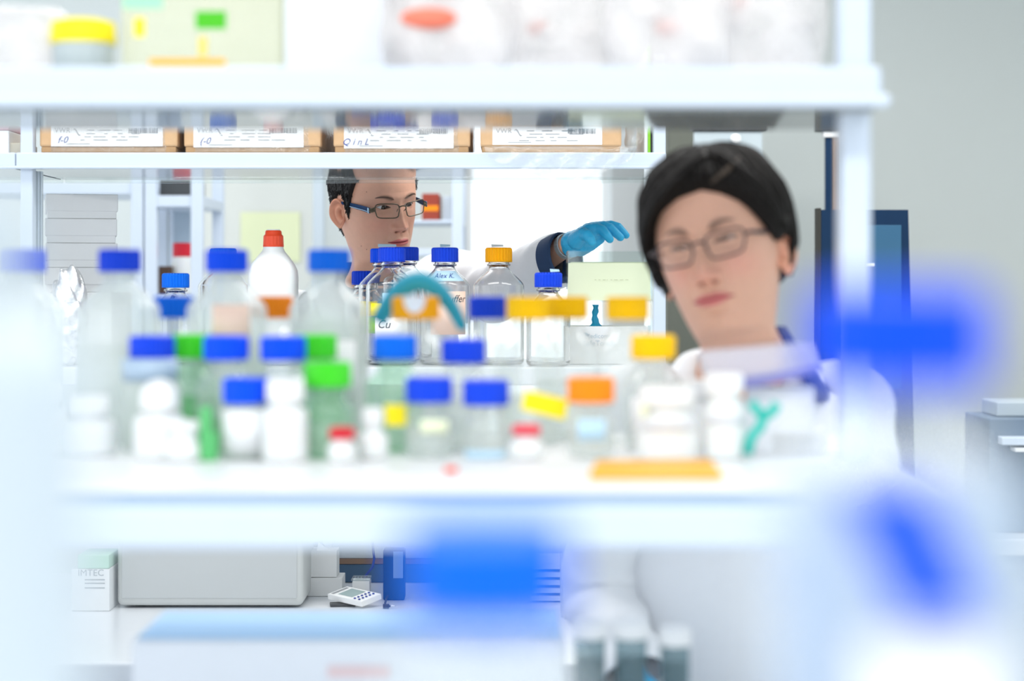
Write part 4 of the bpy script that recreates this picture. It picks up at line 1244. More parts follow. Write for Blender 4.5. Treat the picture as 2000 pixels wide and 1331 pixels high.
# locker behind the woman
t = thing('locker_cabinet', 'dark olive grey tall locker behind the woman\'s head', 'cabinet', (0, 0, 0))
MB().box((X(1302, 5.5), 5.5, 0.08), (X(1470, 5.5), 6.0, 2.10), 0.004).build('body', M['olive'], t)
dr_ = MB().box((X(1306, 5.5), 5.485, 0.12), (X(1466, 5.5), 5.499, 2.07), 0.003).build('door', M['olive'], t)
MB().box((X(1312, 5.5), 5.465, 1.0), (X(1318, 5.5), 5.485, 1.15), 0.002).build('handle', M['steel'], dr_)
MB().box((X(1304, 5.5), 5.51, 0), (X(1468, 5.5), 5.99, 0.08)).build('plinth', M['black'], t)
# hanging screen
dH = 4.9
t = thing('hanging_screen', 'pale blue grey screen hanging from a dark bar above the woman\'s head', 'screen', (0, 0, 0))
MB().box((X(1352, dH), dH, Z(254, dH)), (X(1499, dH), dH + 0.04, Z(238, dH)), 0.003).build('top_bar', M['darkgrey'], t)
MB().tube([P(1424, 238, dH + 0.02), (X(1424, dH), dH + 0.02, 2.9)], 0.006, 10).build('rod', M['darkgrey'], t)
MB().box((X(1357, dH), dH + 0.01, Z(330, dH)), (X(1490, dH), dH + 0.03, Z(255, dH)), 0.002).build('screen', M['palescreen'], t)
MB().ell((X(1437, dH), dH - 0.002, Z(272, dH)), (0.014, 0.006, 0.016)).build('bright_spot', M['whitecap'], t)  # white bead stands in for the bright spot on the screen
# dark pole with bracket
dP = 4.7
t = thing('pole_stand', 'dark pole stand just left of the white post by the woman', 'stand', (0, 0, 0))
MB().box((X(1613, dP), dP, 0.02), (X(1626, dP), dP + 0.02, Z(268, dP)), 0.002).build('pole', M['navy'], t)
MB().box((X(1627, dP), dP, 0.02), (X(1642, dP), dP + 0.02, Z(268, dP)), 0.002).build('brown_rail', M['brown'], t)
MB().box((X(1594, dP), dP - 0.01, Z(256, dP)), (X(1646, dP), dP + 0.03, Z(232, dP)), 0.003).build('bracket', M['darkgrey'], t)
MB().box((X(1608, dP), dP - 0.005, Z(268, dP)), (X(1640, dP), dP + 0.025, Z(256, dP))).build('pale_clamp', M['greybox'], t)
MB().box((X(1580, dP), dP - 0.1, 0), (X(1670, dP), dP + 0.12, 0.02), 0.004).build('base_plate', M['darkgrey'], t)
# far bench on the right
dM = 4.3
t = thing('side_bench', 'white side bench at the right, below the dark blue monitor', 'bench', (0, 0, 0))
MB().box((X(1560, 4.25), 4.25, 0.86), (2.55, 4.54, 0.90), 0.004).build('worktop', M['white'], t)
MB().box((X(1570, 4.25), 4.30, 0), (2.54, 4.52, 0.86), 0.003).build('cabinet_base', M['enamel'], t)
t = thing('equipment_tower', 'tall dark blue casing to the right of the woman, seen past the white post', 'equipment', (0, 0, 0))
tw = MB()
x0_, x1_ = X(1604, dM), X(1774, dM)
zt = Z(410, dM)
tw.add([(x0_, dM, .90), (X(1790, dM), dM, .90), (x1_, dM, zt), (x0_, dM, zt), (x0_, dM + .07, .90), (X(1790, dM), dM + .07, .90), (x1_, dM + .07, zt), (x0_, dM + .07, zt)], [(0, 1, 2, 3), (7, 6, 5, 4), (0, 4, 5, 1), (1, 5, 6, 2), (2, 6, 7, 3), (3, 7, 4, 0)], False)
tw.build('casing', M['navy'], t)
MB().box((X(1595, dM), dM - .002, .90), (X(1603.5, dM), dM + .03, zt + 0.004), .001).build('edge_rail', mat('dark_taupe', (0.05, 0.05, 0.045), 0.7, spec=0.1), t)
MB().box((X(1645, dM), dM - .004, Z(760, dM)), (X(1760, dM), dM + .001, Z(440, dM)), .001).build('front_panel', mat('teal_blue_panel', (0.015, 0.10, 0.20), 0.35), t)
MB().box((X(1689, dM), dM - .012, Z(521, dM)), (X(1706, dM), dM - .003, Z(515, dM)), .001).build('latch', M['whitecap'], t)
t = thing('analyser', 'blue grey bench analyser at the right edge on the side bench', 'instrument', (0, 0, 0))
dQ = 4.36
MB().box((X(1932, dQ), dQ, .90), (X(2110, dQ), dQ + .24, Z(818, dQ)), .004).build('housing', mat('slate_housing', (0.16, 0.22, 0.30), 0.5), t)
MB().box((X(1958, dQ), dQ + .05, Z(817.5, dQ)), (X(2080, dQ), dQ + .2, Z(788, dQ)), .004).build('head_unit', mat('pale_slate', (0.46, 0.53, 0.58), 0.5), t)
MB().box((X(1948, dQ), dQ - .04, Z(868, dQ)), (X(2060, dQ), dQ + .001, Z(852, dQ)), .003).build('paper_tray', M['enamel'], t)
MB().box((X(1972, dQ), dQ - .05, Z(880, dQ)), (X(2040, dQ), dQ - .002, Z(873, dQ)), .001).build('paper_sheet', M['paper'], t)
# ------------------------------------------------------------------ people
def sstep(a, b, x):
    t = np.clip((x - a) / (b - a), 0, 1)
    return t * t * (3 - 2 * t)


def gauss(x, z, cx, cz, sx, sz):
    return np.exp(-((x - cx) / sx) ** 2 - ((z - cz) / sz) ** 2)


class Head:
    """head and neck as one grid of angle (0 = face) by height; the face looks along -y"""

    def __init__(self, p):
        self.p = p
        nphi = 340
        t = np.linspace(-1, 1, nphi, endpoint=False)
        a = 0.42
        self.phi = PI * (a * t + (1 - a) * t ** 3)
        u = np.linspace(0, 1, 26)
        ztop = 0.118 - 0.062 * (1 - np.cos(u * PI / 2)) ** 1.0
        z = np.concatenate([ztop[:-1], np.linspace(0.056, 0.034, 20, endpoint=False), np.linspace(0.034, -0.100, 190, endpoint=False),
                            np.linspace(-0.100, -0.136, 46, endpoint=False), np.linspace(-0.136, -0.25, 24)])
        z[0] = 0.1178
        self.z = z
        self.PH, self.ZZ = np.meshgrid(self.phi, z)
        self.base = self.radius()
        self.pos, self.col = self.surface()

    def prof(self):
        tz = np.array([0.030, 0.018, 0.004, -0.008, -0.020, -0.040, -0.055, -0.070, -0.085, -0.097, -0.106, -0.112, -0.117, -0.121, -0.127, -0.140, -0.165, -0.200, -0.250])[::-1]
        f = np.array([.0965, .0975, .0945, .0930, .0930, .0930, .0925, .0920, .0900, .0885, .0850, .0790, .0660, .0500, .0420, .0400, .0420, .0450, .0500])[::-1]
        b = np.array([.0955, .0955, .0945, .0930, .0905, .0830, .0750, .0680, .0640, .0620, .0610, .0605, .0600, .0600, .0600, .0600, .0620, .0660, .0720])[::-1]
        w = np.array([.0770, .0770, .0765, .0757, .0745, .0705, .0670, .0630, .0590, .0555, .0525, .0510, .0500, .0500, .0505, .0520, .0530, .0550, .0640])[::-1]
        return tz, f, b, w * self.p.get('wide', 1)

    def radius(self):
        tz, f, b, w = self.prof()
        zz = np.linspace(-0.25, 0.030, 1400)
        def sm(v):
            y = np.interp(zz, tz, v)
            k = np.exp(-np.linspace(-2, 2, 31) ** 2); k /= k.sum()
            yy = np.convolve(np.pad(y, 15, mode='edge'), k, mode='valid')
            return yy
        F_, B_, W_ = sm(f), sm(b), sm(w)
        z = self.z
        tt = np.clip((z - 0.030) / 0.088, 0, 0.9999)
        k = (1 - tt ** 2.3) ** (1 / 2.1)
        Fz = np.interp(z, zz, F_) * k; Bz = np.interp(z, zz, B_) * k; Wz = np.interp(z, zz, W_) * k
        nz = np.interp(z, [-0.25, -0.13, -0.10, 0.0, 0.06], [2.0, 2.0, 2.05, 2.25, 2.25])[:, None]
        s, c = np.abs(np.sin(self.PH)), np.cos(self.PH)
        D = np.where(c > 0, Fz[:, None], Bz[:, None])
        return 1.0 / ((s / Wz[:, None]) ** nz + (np.abs(c) / D) ** nz) ** (1 / nz)

    def surface(self):
        p = self.p
        r = self.base
        x = r * np.sin(self.PH); y = -r * np.cos(self.PH); z = self.ZZ.copy()
        wf = sstep(0.05, 0.42, np.cos(self.PH))
        ax = np.abs(x)
        d = np.zeros_like(x)
        ns = p.get('nose', 1.0)
        # nose: ridge, tip, wings, nostrils
        zt = np.array([-0.056, -0.0525, -0.050, -0.046, -0.041, -0.034, -0.022, -0.008, 0.004, 0.014, 0.03])
        hh = np.array([0.0, 0.0012, 0.0075, 0.0160, 0.0195, 0.0170, 0.0115, 0.0062, 0.0034, 0.0018, 0.0]) * ns
        sw = np.array([.010, .0110, .0118, .0122, .0116, .0092, .0072, .0064, .0066, .0090, .012])
        H = np.interp(z, zt, hh); S = np.interp(z, zt, sw)
        d += H * np.exp(-np.abs(x / S) ** 2.2)
        d += 0.0062 * gauss(ax, z, 0.0158, -0.0430, 0.0056, 0.0062) * ns
        d -= 0.0070 * gauss(ax, z, 0.0085, -0.0508, 0.0040, 0.0022)
        d -= 0.0020 * gauss(ax, z, 0.0235, -0.043, 0.0035, 0.009)
        # brow ridge and sockets
        d += 0.0030 * gauss(ax, z, 0.028, 0.021, 0.020, 0.008)
        d -= 0.0075 * gauss(ax, z, 0.0315, 0.003, 0.0165, 0.0115)
        d -= 0.0040 * gauss(ax, z, 0.0150, 0.004, 0.007, 0.010)
        # cheekbones, folds
        d += 0.0040 * gauss(ax, z, 0.043, -0.026, 0.018, 0.014)
        d += 0.0022 * gauss(ax, z, 0.030, -0.052, 0.018, 0.020)
        d -= 0.0012 * np.exp(-((ax - (0.020 + (-0.048 - z) * 0.45)) / 0.0035) ** 2) * sstep(-0.075, -0.066, z) * sstep(-0.044, -0.052, z)
        # mouth
        mw = p.get('mouth', 0.0250)
        win = np.clip(1 - (ax / mw) ** 2, 0, 1)
        zc = -0.0725 + 0.0022 * (ax / mw) ** 2 * p.get('smile', 0.3)
        up = zc + (0.0078 * win ** 0.75) * (1 - 0.18 * np.exp(-(x / 0.0035) ** 2))
        lo = zc - 0.0092 * win ** 0.8
        d += 0.0065 * np.exp(-((z + 0.071) / 0.017) ** 2) * np.exp(-(x / 0.027) ** 2)
        d += 0.0036 * win ** 0.6 * np.exp(-((z - (zc + 0.0034)) / 0.0034) ** 2)
        d += 0.0046 * win ** 0.6 * np.exp(-((z - (zc - 0.0045)) / 0.0042) ** 2)
        d -= 0.0046 * np.exp(-((z - zc) / 0.0012) ** 2) * np.clip(1 - (ax / (mw * 1.08)) ** 4, 0, 1)
        d -= 0.0018 * gauss(ax, z, mw * 1.08, -0.0725, 0.004, 0.005)
        d -= 0.0016 * np.exp(-(x / 0.0035) ** 2) * sstep(-0.066, -0.060, z) * sstep(-0.052, -0.056, z)
        d -= 0.0030 * gauss(x, z, 0, -0.0870, 0.020, 0.0055)
        d += 0.0058 * gauss(x, z, 0, -0.103, 0.019, 0.012)
        y = y - d * wf
        # eyelids hug the eyeballs
        ye = -0.0715
        rl = 0.0140
        self.eyes = []
        op = p.get('open', 1.0)
        inside_all = np.zeros_like(x, bool)
        edge_dark = np.zeros_like(x)
        for s in (-1, 1):
            ex, ez = s * 0.0315, 0.0005
            dx, dz = (x - ex), (z - ez)
            q = rl ** 2 - dx ** 2 - dz ** 2 * 1.0
            ys = ye - np.sqrt(np.maximum(q, 0)) + 0.0006
            msk = (q > 0) & (np.cos(self.PH) > 0)
            k = 0.0030
            # smooth union with the lids
            h = np.clip(0.5 + 0.5 * (y - ys) / k, 0, 1)
            yn = y * (1 - h) + ys * h - k * h * (1 - h)
            y = np.where(msk, yn, y)
            tt = dx * s       # + towards the temple
            u = np.clip((tt + 0.001) / 0.0138, -1, 1)
            inner = np.abs((tt + 0.001) / 0.0138) < 1
            tilt = 0.0012 * u
            zu = ez + tilt + 0.0048 * op * (1 - np.abs(u) ** 2.2)
            zl = ez + tilt - 0.0036 * op * (1 - np.abs(u) ** 2.0)
            ins = inner & (z < zu) & (z > zl) & (np.cos(self.PH) > 0.2)
            inside_all |= ins
            # crease above the upper lid, lash line
            y += 0.0011 * np.exp(-((z - (zu + 0.0036)) / 0.0010) ** 2) * np.exp(-(tt / 0.014) ** 4) * (np.cos(self.PH) > 0.2)
            edge_dark = np.maximum(edge_dark, np.exp(-((z - zu - 0.0004) / (0.0009 * p.get('lashw', 1))) ** 2) * (np.abs(tt + 0.001) < 0.0150))
            edge_dark = np.maximum(edge_dark, 0.35 * np.exp(-((z - zl + 0.0003) / 0.0006) ** 2) * (np.abs(tt + 0.001) < 0.0140))
            self.eyes.append((ex, ye, ez))
        y = np.where(inside_all, ye - 0.0035, y)
        # colours
        sk = np.array(p['skin'])
        col = np.ones(x.shape + (3,)) * sk
        def blend(c, w):
            nonlocal col
            w = np.clip(w, 0, 1)[..., None] * (np.cos(self.PH) > 0)[..., None]
            col = col * (1 - w) + np.array(c) * w
        blend(p['flush'], 0.55 * gauss(ax, z, 0.040, -0.033, 0.022, 0.020) + 0.5 * gauss(x, z, 0, -0.043, 0.016, 0.012))
        lipw = sstep(0, 0.0016, up - z) * sstep(0, 0.0016, z - lo) * (ax < mw)
        blend(p['lip'], lipw * 0.9)
        blend(p['liplow'], np.exp(-((z - zc) / 0.0011) ** 2) * (ax < mw * 1.02) * 0.9)
        blend((0.16, 0.05, 0.035), 0.85 * gauss(ax, z, 0.0085, -0.0512, 0.0040, 0.0018))
        blend((0.03, 0.02, 0.018), edge_dark * 0.9 * p.get('lash', 1))
        blend(np.array(p['skin']) * 0.80, 0.5 * gauss(ax, z, 0.031, -0.013, 0.014, 0.005))
        # brows
        bu = (ax - 0.012) / 0.036
        bz = 0.0175 + p.get('browlift', 0) + 0.0075 * np.sin(np.clip(bu, 0, 1) * PI * 0.72) - 0.002
        bt = 0.0036 * p.get('brow', 1) * np.clip(bu * 6, 0, 1) * np.clip((1 - bu) * 1.6, 0, 1) ** 0.7
        bw = np.exp(-((z - bz) / np.maximum(bt, 1e-4)) ** 2) * ((bu > 0) & (bu < 1))
        self.browz = bz
        blend((0.035, 0.022, 0.016), bw * 0.82)
        col[inside_all] = (0.10, 0.04, 0.03)
        return np.stack([x, y, z], -1), col

    def mesh_data(self):
        nz, nphi = self.PH.shape
        idx = np.arange(nz * nphi).reshape(nz, nphi)
        a = idx[:-1]; b = np.roll(idx, -1, 1)[:-1]; c = np.roll(idx, -1, 1)[1:]; d = idx[1:]
        fs = np.stack([a, d, c, b], -1).reshape(-1, 4)
        return self.pos.reshape(-1, 3), fs, self.col.reshape(-1, 3)

    def sample(self, ph, z):
        """surface point at an angle and height"""
        i = int(np.argmin(np.abs(self.z - z))); j = int(np.argmin(np.abs(self.phi - ph)))
        return Vector(self.pos[i, j])


def ear_data(side, skin, drop=0.0):
    """ear as a dished shell with a rolled rim; side -1 or +1"""
    nv = 44
    rings = [(0.02, -.0125), (0.16, -.0120), (0.30, -.0085), (0.38, 0.0), (0.46, 0.0050), (0.54, 0.0052), (0.64, 0.0018), (0.74, 0.0004), (0.82, 0.0036), (0.88, 0.0085), (0.95, 0.0095), (1.0, 0.0060), (1.0, 0.0010), (0.94, -0.002), (0.80, -.006), (0.55, -.012), (0.40, -0.020)]
    vs, cs, fs = [], [], []
    for (u, h) in rings:
        for k in range(nv):
            a = 2 * PI * k / nv
            # a = 0 up; +pi/2 towards the back
            A = 0.0325 if math.cos(a) > 0 else 0.0305
            B = 0.0205 if math.sin(a) > 0 else 0.0135
            if math.cos(a) < 0: B *= 1 - 0.38 * (-math.cos(a)) ** 1.5
            fr = max(0, -math.sin(a))              # towards the face: low rim
            hh = h
            if u > 0.4 and h > 0: hh = h * 0.8 * (1 - 0.8 * fr) + 0.002 * fr
            lobe = max(0, -math.cos(a)) ** 2
            if 0.1 < u: hh = hh * (1 - 0.8 * lobe) + 0.004 * lobe
            py = B * u * math.sin(a) - 0.0075 * (1 - u) + 0.0005
            pz = A * u * math.cos(a) - 0.0045 * (1 - u)
            tl = 0.14
            y_, z_ = py * math.cos(tl) + pz * math.sin(tl), pz * math.cos(tl) - py * math.sin(tl)
            fl = 0.52                               # the ear stands off the head towards the back
            x_ = hh + 0.010
            X_, Y_ = x_ * math.cos(fl) + (y_) * math.sin(fl), y_ * math.cos(fl) - x_ * math.sin(fl) * 0.3
            vs.append((side * (0.0705 + X_), 0.012 + Y_, -0.012 - drop + z_))
            t = min(1, max(0, (-h) / 0.008)) if u < 0.45 else 0
            base = np.array(skin) * np.array((1.04, 0.90, 0.84))
            t = max(t, 0.55 if 0.6 < u < 0.8 and h < .002 else 0)
            cs.append(tuple(base * (1 - 0.55 * t) + np.array((0.40, 0.10, 0.05)) * 0.55 * t))
    n = len(rings)
    for i in range(n - 1):
        for k in range(nv):
            k2 = (k + 1) % nv
            q = (i * nv + k, i * nv + k2, (i + 1) * nv + k2, (i + 1) * nv + k)
            fs.append(q if side > 0 else q[::-1])
    fs.append(tuple(range(nv))[::-1] if side > 0 else tuple(range(nv)))
    return vs, fs, cs


def tint_mesh(name, vs, fs, cs):
    me = bpy.data.meshes.new(name)
    me.from_pydata([tuple(v) for v in vs], [], [tuple(int(i) for i in f) for f in fs])
    at_ = me.color_attributes.new('tint', 'FLOAT_COLOR', 'POINT')
    buf = np.ones((len(vs), 4), np.float32); buf[:, :3] = np.array(cs)
    at_.data.foreach_set('color', buf.ravel())
    me.polygons.foreach_set('use_smooth', [True] * len(me.polygons))
    me.update()
    return me


def eye_mesh(gaze, r=0.0121):
    """eyeball with iris and pupil facing along gaze"""
    mb = MB(); nu = 32
    angs = [0.001, 0.10, 0.21, 0.22, 0.30, 0.40, 0.53, 0.54, 0.65, 0.8, 1.1, 1.5, 2.0, 2.5, 3.0, 3.14]
    g = Vector(gaze).normalized()
    q = Vector((0, 0, 1)).rotation_difference(g)
    vs = []
    for a in angs:
        k = r + (0.0006 * math.exp(-(a / 0.35) ** 2))
        for i in range(nu):
            w_ = 2 * PI * i / nu
            vs.append(q @ Vector((k * math.sin(a) * math.cos(w_), k * math.sin(a) * math.sin(w_), k * math.cos(a))))
    fs, mi = [], []
    for i in range(len(angs) - 1):
        am = (angs[i] + angs[i + 1]) / 2
        m_ = 2 if am < 0.215 else (1 if am < 0.535 else 0)
        for k in range(nu):
            k2 = (k + 1) % nu
            fs.append((i * nu + k, (i + 1) * nu + k, (i + 1) * nu + k2, i * nu + k2)); mi.append(m_)
    mb.v = vs; mb.f = fs; mb.mi = mi; mb.sm = [True] * len(fs)
    return mb.mesh('eye')


def head_frame(eye_mid_world, yaw, pitch, roll, scale, eye_local=(0, -0.084, 0)):
    R = Euler((0, 0, yaw)).to_matrix() @ Euler((pitch, 0, 0)).to_matrix() @ Euler((0, roll, 0)).to_matrix()
    loc = Vector(eye_mid_world) - R @ (Vector(eye_local) * scale)
    return Matrix.Translation(loc) @ R.to_4x4() @ Matrix.Scale(scale, 4)


def spectacles(kind, hd, parent, HM):
    """glasses in head coordinates"""
    T = lambda p: HM @ Vector(p)
    fy = lambda x: -0.1085 + 3.2 * x * x               # the front follows the face
    w, h = (0.0255, 0.0146) if kind == 'man' else (0.0250, 0.0165)
    cx, cz = (0.0335, -0.0045) if kind == 'man' else (0.0335, -0.0075)
    rr = 0.0012 if kind == 'man' else 0.0015
    mf = M['frame'] if kind == 'man' else M['frame2']
    root = None
    fr = MB()
    lens_pts = []
    for s in (-1, 1):
        loop = []
        n = 44
        for k in range(n):
            a = 2 * PI * k / n
            e = 0.42 if kind == 'man' else 0.52
            px = w * math.copysign(abs(math.cos(a)) ** e, math.cos(a))
            pz = h * math.copysign(abs(math.sin(a)) ** e, math.sin(a))
            if pz < 0: px *= 0.93 if kind == 'man' else 0.90
            x = s * (cx + px)
            pz += 0.0018 * (px / w)
            loop.append((x, fy(x), cz + pz))
        lens_pts.append(loop)
        fr.tube([T(p) for p in loop], rr * hd['s'], 8, closed=True)
        # nose pad
        fr.tube([T((s * 0.0105, fy(.01) + .002, cz + .002)), T((s * 0.0085, fy(.01) + .009, cz - .004))], 0.0009, 6)
    xb = cx - w
    fr.tube([T((-xb, fy(xb), cz + .006)), T((-xb * .5, fy(xb) - .0015, cz + .0075)), T((0, fy(0) - .001, cz + .008)), T((xb * .5, fy(xb) - .0015, cz + .0075)), T((xb, fy(xb), cz + .006))], rr * 1.25, 8)
    xe = cx + w
    for s in (-1, 1):
        he = .0030 if kind == 'man' else .0078
        fr.tube([T((s * (xe - .0005), fy(xe), cz + .006)), T((s * (xe + .006), fy(xe) + .0015, cz + he + .001)), T((s * (xe + .0105), fy(xe) + .008, cz + he))], rr * 1.6, 8)
        if kind == 'man':
            fr.ribbon([T((s * (xe + .0005), fy(xe) + .0005, cz + .005)), T((s * (xe + .006), fy(xe) + .002, cz + .0035)), T((s * (xe + .0105), fy(xe) + .008, cz + .003))], HM.to_3x3() @ Vector((0, 0, .0045)), thick=.0014)
    front = fr.build('glasses_frame', mf, parent)
    for loop in lens_pts:
        mb = MB().add([T(p) for p in loop], [tuple(range(len(loop)))], True)
        o = mb.build('lens', M['lens'], front, fixn=False)
    for s in (-1, 1):
        pts = [(s * (xe + .0098), fy(xe) + .006, cz + he), (s * (xe + .0125), fy(xe) + .030, cz + he + (.0030 if kind == 'man' else .001)), (s * 0.0775, -0.030, cz + .0100), (s * 0.0790, 0.004, cz + .0120), (s * 0.0775, 0.022, cz + .004), (s * 0.074, 0.034, cz - .012)]
        hw = [0.0056, 0.0054, 0.0044, 0.0028, 0.002, 0.002] if kind == 'man' else [0.0026] * 6
        tm = MB(); rings = []
        C = [Vector(p) for p in pts]
        # smooth the arm
        fine = []
        for i in range(len(C) - 1):
            for k in range(5): fine.append((C[i].lerp(C[i + 1], k / 5), hw[i] + (hw[i + 1] - hw[i]) * k / 5))
        fine.append((C[-1], hw[-1]))
        tm.ribbon([T(p - Vector((s * 0.0006, 0, 0))) for p, _ in fine], [(HM.to_3x3() @ Vector((0, 0, q))) for _, q in fine], thick=0.0015)
        tm.build('temple_arm', M['temple'] if kind == 'man' else mf, front)
        if kind == 'man':
            lm = MB()
            sel = fine[0:11]
            lm.ribbon([T(p + Vector((s * 0.0017, 0, -0.0026))) for p, _ in sel], HM.to_3x3() @ Vector((0, 0, 0.0007)), thick=0.0004)
            lm.ribbon([T(p + Vector((s * 0.0017, 0, 0.0))) for p, _ in fine[0:2]], HM.to_3x3() @ Vector((0, 0, 0.0054)), thick=0.0004)
            lm.build('temple_line', M['templelight'], front)


def loft(rings, closed_top=False):
    """rings: list of lists of points"""
    mb = MB(); n = len(rings[0])
    vs = [p for r in rings for p in r]
    fs = [(i * n + k, i * n + (k + 1) % n, (i + 1) * n + (k + 1) % n, (i + 1) * n + k) for i in range(len(rings) - 1) for k in range(n)]
    mb.add(vs, fs)
    return mb


def torso_rings(T, yaw, lean, scale, levels, n=64, dip=0.0, roll=0.0):
    R = Euler((0, 0, yaw)).to_matrix() @ Euler((lean, 0, 0)).to_matrix() @ Euler((0, roll, 0)).to_matrix()
    out = []
    for i, (rx_, ry_, dz, e, y0) in enumerate(levels):
        ring = []
        for k in range(n):
            a = 2 * PI * k / n
            s, c = math.sin(a), math.cos(a)
            f = (abs(s) ** e + abs(c) ** e) ** (-1 / e)
            z = dz
            if dip and i <= 2: z -= dip * (1 - i * 0.4) * max(0, c) ** 5
            # shoulders slope away from the neck
            p = Vector((rx_ * f * s, -ry_ * f * c + y0, z)) * scale
            ring.append(Vector(T) + R @ p)
        out.append(ring)
    return out, R


def solidify(o, t=0.0025):
    m = o.modifiers.new('cloth', 'SOLIDIFY'); m.thickness = t; m.offset = 0.0
    return o


def sleeve(pts, radii, parent, open_end=True, name='coat_sleeve', wr=0.004, seed=1):
    pts = [Vector(p) for p in pts]
    # resample smoothly
    fine, rr = [], []
    n = len(pts)
    for i in range(n - 1):
        p0, p1, p2, p3 = pts[max(i - 1, 0)], pts[i], pts[i + 1], pts[min(i + 2, n - 1)]
        for k in range(12):
            t = k / 12
            fine.append(0.5 * ((2 * p1) + (p2 - p0) * t + (2 * p0 - 5 * p1 + 4 * p2 - p3) * t * t + (3 * p1 - 3 * p2 + p3 - p0) * t ** 3))
            rr.append(radii[i] + (radii[i + 1] - radii[i]) * t)
    fine.append(pts[-1]); rr.append(radii[-1])
    mb = MB().tube(fine, rr, 40, cap=False)
    # cloth folds
    r_ = random.Random(seed); ph = [r_.uniform(0, 6) for _ in range(4)]
    for i in range(len(fine)):
        c = fine[i]
        for k in range(40):
            v = Vector(mb.v[i * 40 + k]); dv = v - c
            w_ = wr * (math.sin(i * 0.9 + 3 * math.sin(2 * PI * k / 40 + ph[0]) + ph[1]) * 0.6 + math.sin(i * 0.37 + k * 0.31 + ph[2]) * 0.5)
            fade = min(1, (len(fine) - 1 - i) / 4)
            mb.v[i * 40 + k] = tuple(v + dv.normalized() * w_ * fade)
    return solidify(mb.build(name, M['coat'], parent, fixn=False))


COATL = [(.062, .060, .02, 2, .0), (.070, .068, .0, 2, .0), (.105, .074, -.022, 2.1, .004), (.150, .086, -.040, 2.3, .006), (.188, .098, -.070, 2.4, .006), (.205, .110, -.120, 2.4, .004),
         (.205, .124, -.200, 2.4, .0), (.200, .126, -.300, 2.4, -.002), (.192, .124, -.420, 2.4, -.002), (.200, .130, -.560, 2.4, 0), (.212, .138, -.720, 2.4, 0), (.222, .146, -.930, 2.4, 0)]
SHIRTL = [(.060, .060, .03, 2, .0), (.066, .064, .0, 2, .0), (.098, .070, -.028, 2.1, .004), (.142, .080, -.048, 2.3, .006), (.178, .090, -.080, 2.4, .006), (.192, .100, -.130, 2.4, .004), (.190, .112, -.210, 2.4, 0), (.184, .112, -.40, 2.4, 0), (.182, .110, -.52, 2.4, 0)]


def build_body(parent, hd, HM, neckT, yaw, skin, arms, legs, ears=True, lean=0.1):
    """one mesh: detailed head and neck, run into a trunk with limbs"""
    h = hd['head']
    pos, fs, col = h.mesh_data()
    vs = []
    R = Euler((0, 0, yaw)).to_matrix()
    TM = Matrix.Translation(Vector(neckT) - R @ Vector((0, 0.012, -0.235)) * hd['s']) @ R.to_4x4() @ Matrix.Scale(hd['s'], 4)
    for p in pos:
        v = Vector(p)
        w_ = smooth01((-0.112 - v.z) / 0.115)
        vs.append((HM @ v) * (1 - w_) + (TM @ v) * w_)
    fs = [tuple(f) for f in fs]
    cs = [tuple(c) for c in col]
    # crown
    k = len(vs); nphi = len(h.phi)
    vs.append(HM @ Vector((0, 0, 0.1182))); cs.append(skin)
    fs += [(i, (i + 1) % nphi, k) for i in range(nphi)]
    if ears:
        for s in (-1, 1):
            ev, ef, ec = ear_data(s, skin, h.p.get('eardrop', 0))
            b = len(vs)
            vs += [HM @ Vector(v) for v in ev]; fs += [tuple(b + i for i in f) for f in ef]; cs += ec
    # trunk and limbs
    N = Vector(neckT)
    RL = R @ Euler((lean, 0, 0)).to_matrix()
    L = lambda p: N + RL @ Vector(p)
    caps = [(N, L((0, 0, -.08)), .055, .07), (L((-.10, .005, -.09)), L((.10, .005, -.09)), .055, .055), (L((-.06, 0.01, -.14)), L((-.055, 0.02, -.42)), .080, .070), (L((.06, 0.01, -.14)), L((.055, 0.02, -.42)), .080, .070),
            (L((-.055, .02, -.42)), L((-.06, .02, -.52)), .070, .080), (L((.055, .02, -.42)), L((.06, .02, -.52)), .070, .080)]
    for A in arms: caps += A
    for (hip, knee, ank, toe) in legs:
        caps += [(hip, knee, .082, .056), (knee, ank, .052, .036), (ank, toe, .034, .026)]
    me = blob(caps, 0.008, 8)
    b = len(vs)
    vs += [v.co.copy() for v in me.vertices]; fs += [tuple(b + i for i in p.vertices) for p in me.polygons]
    cs += [skin] * len(me.vertices)
    bpy.data.meshes.remove(me)
    bm_ = tint_mesh('body', vs, fs, cs)
    return link('body', bm_, hd['mat'], parent), L


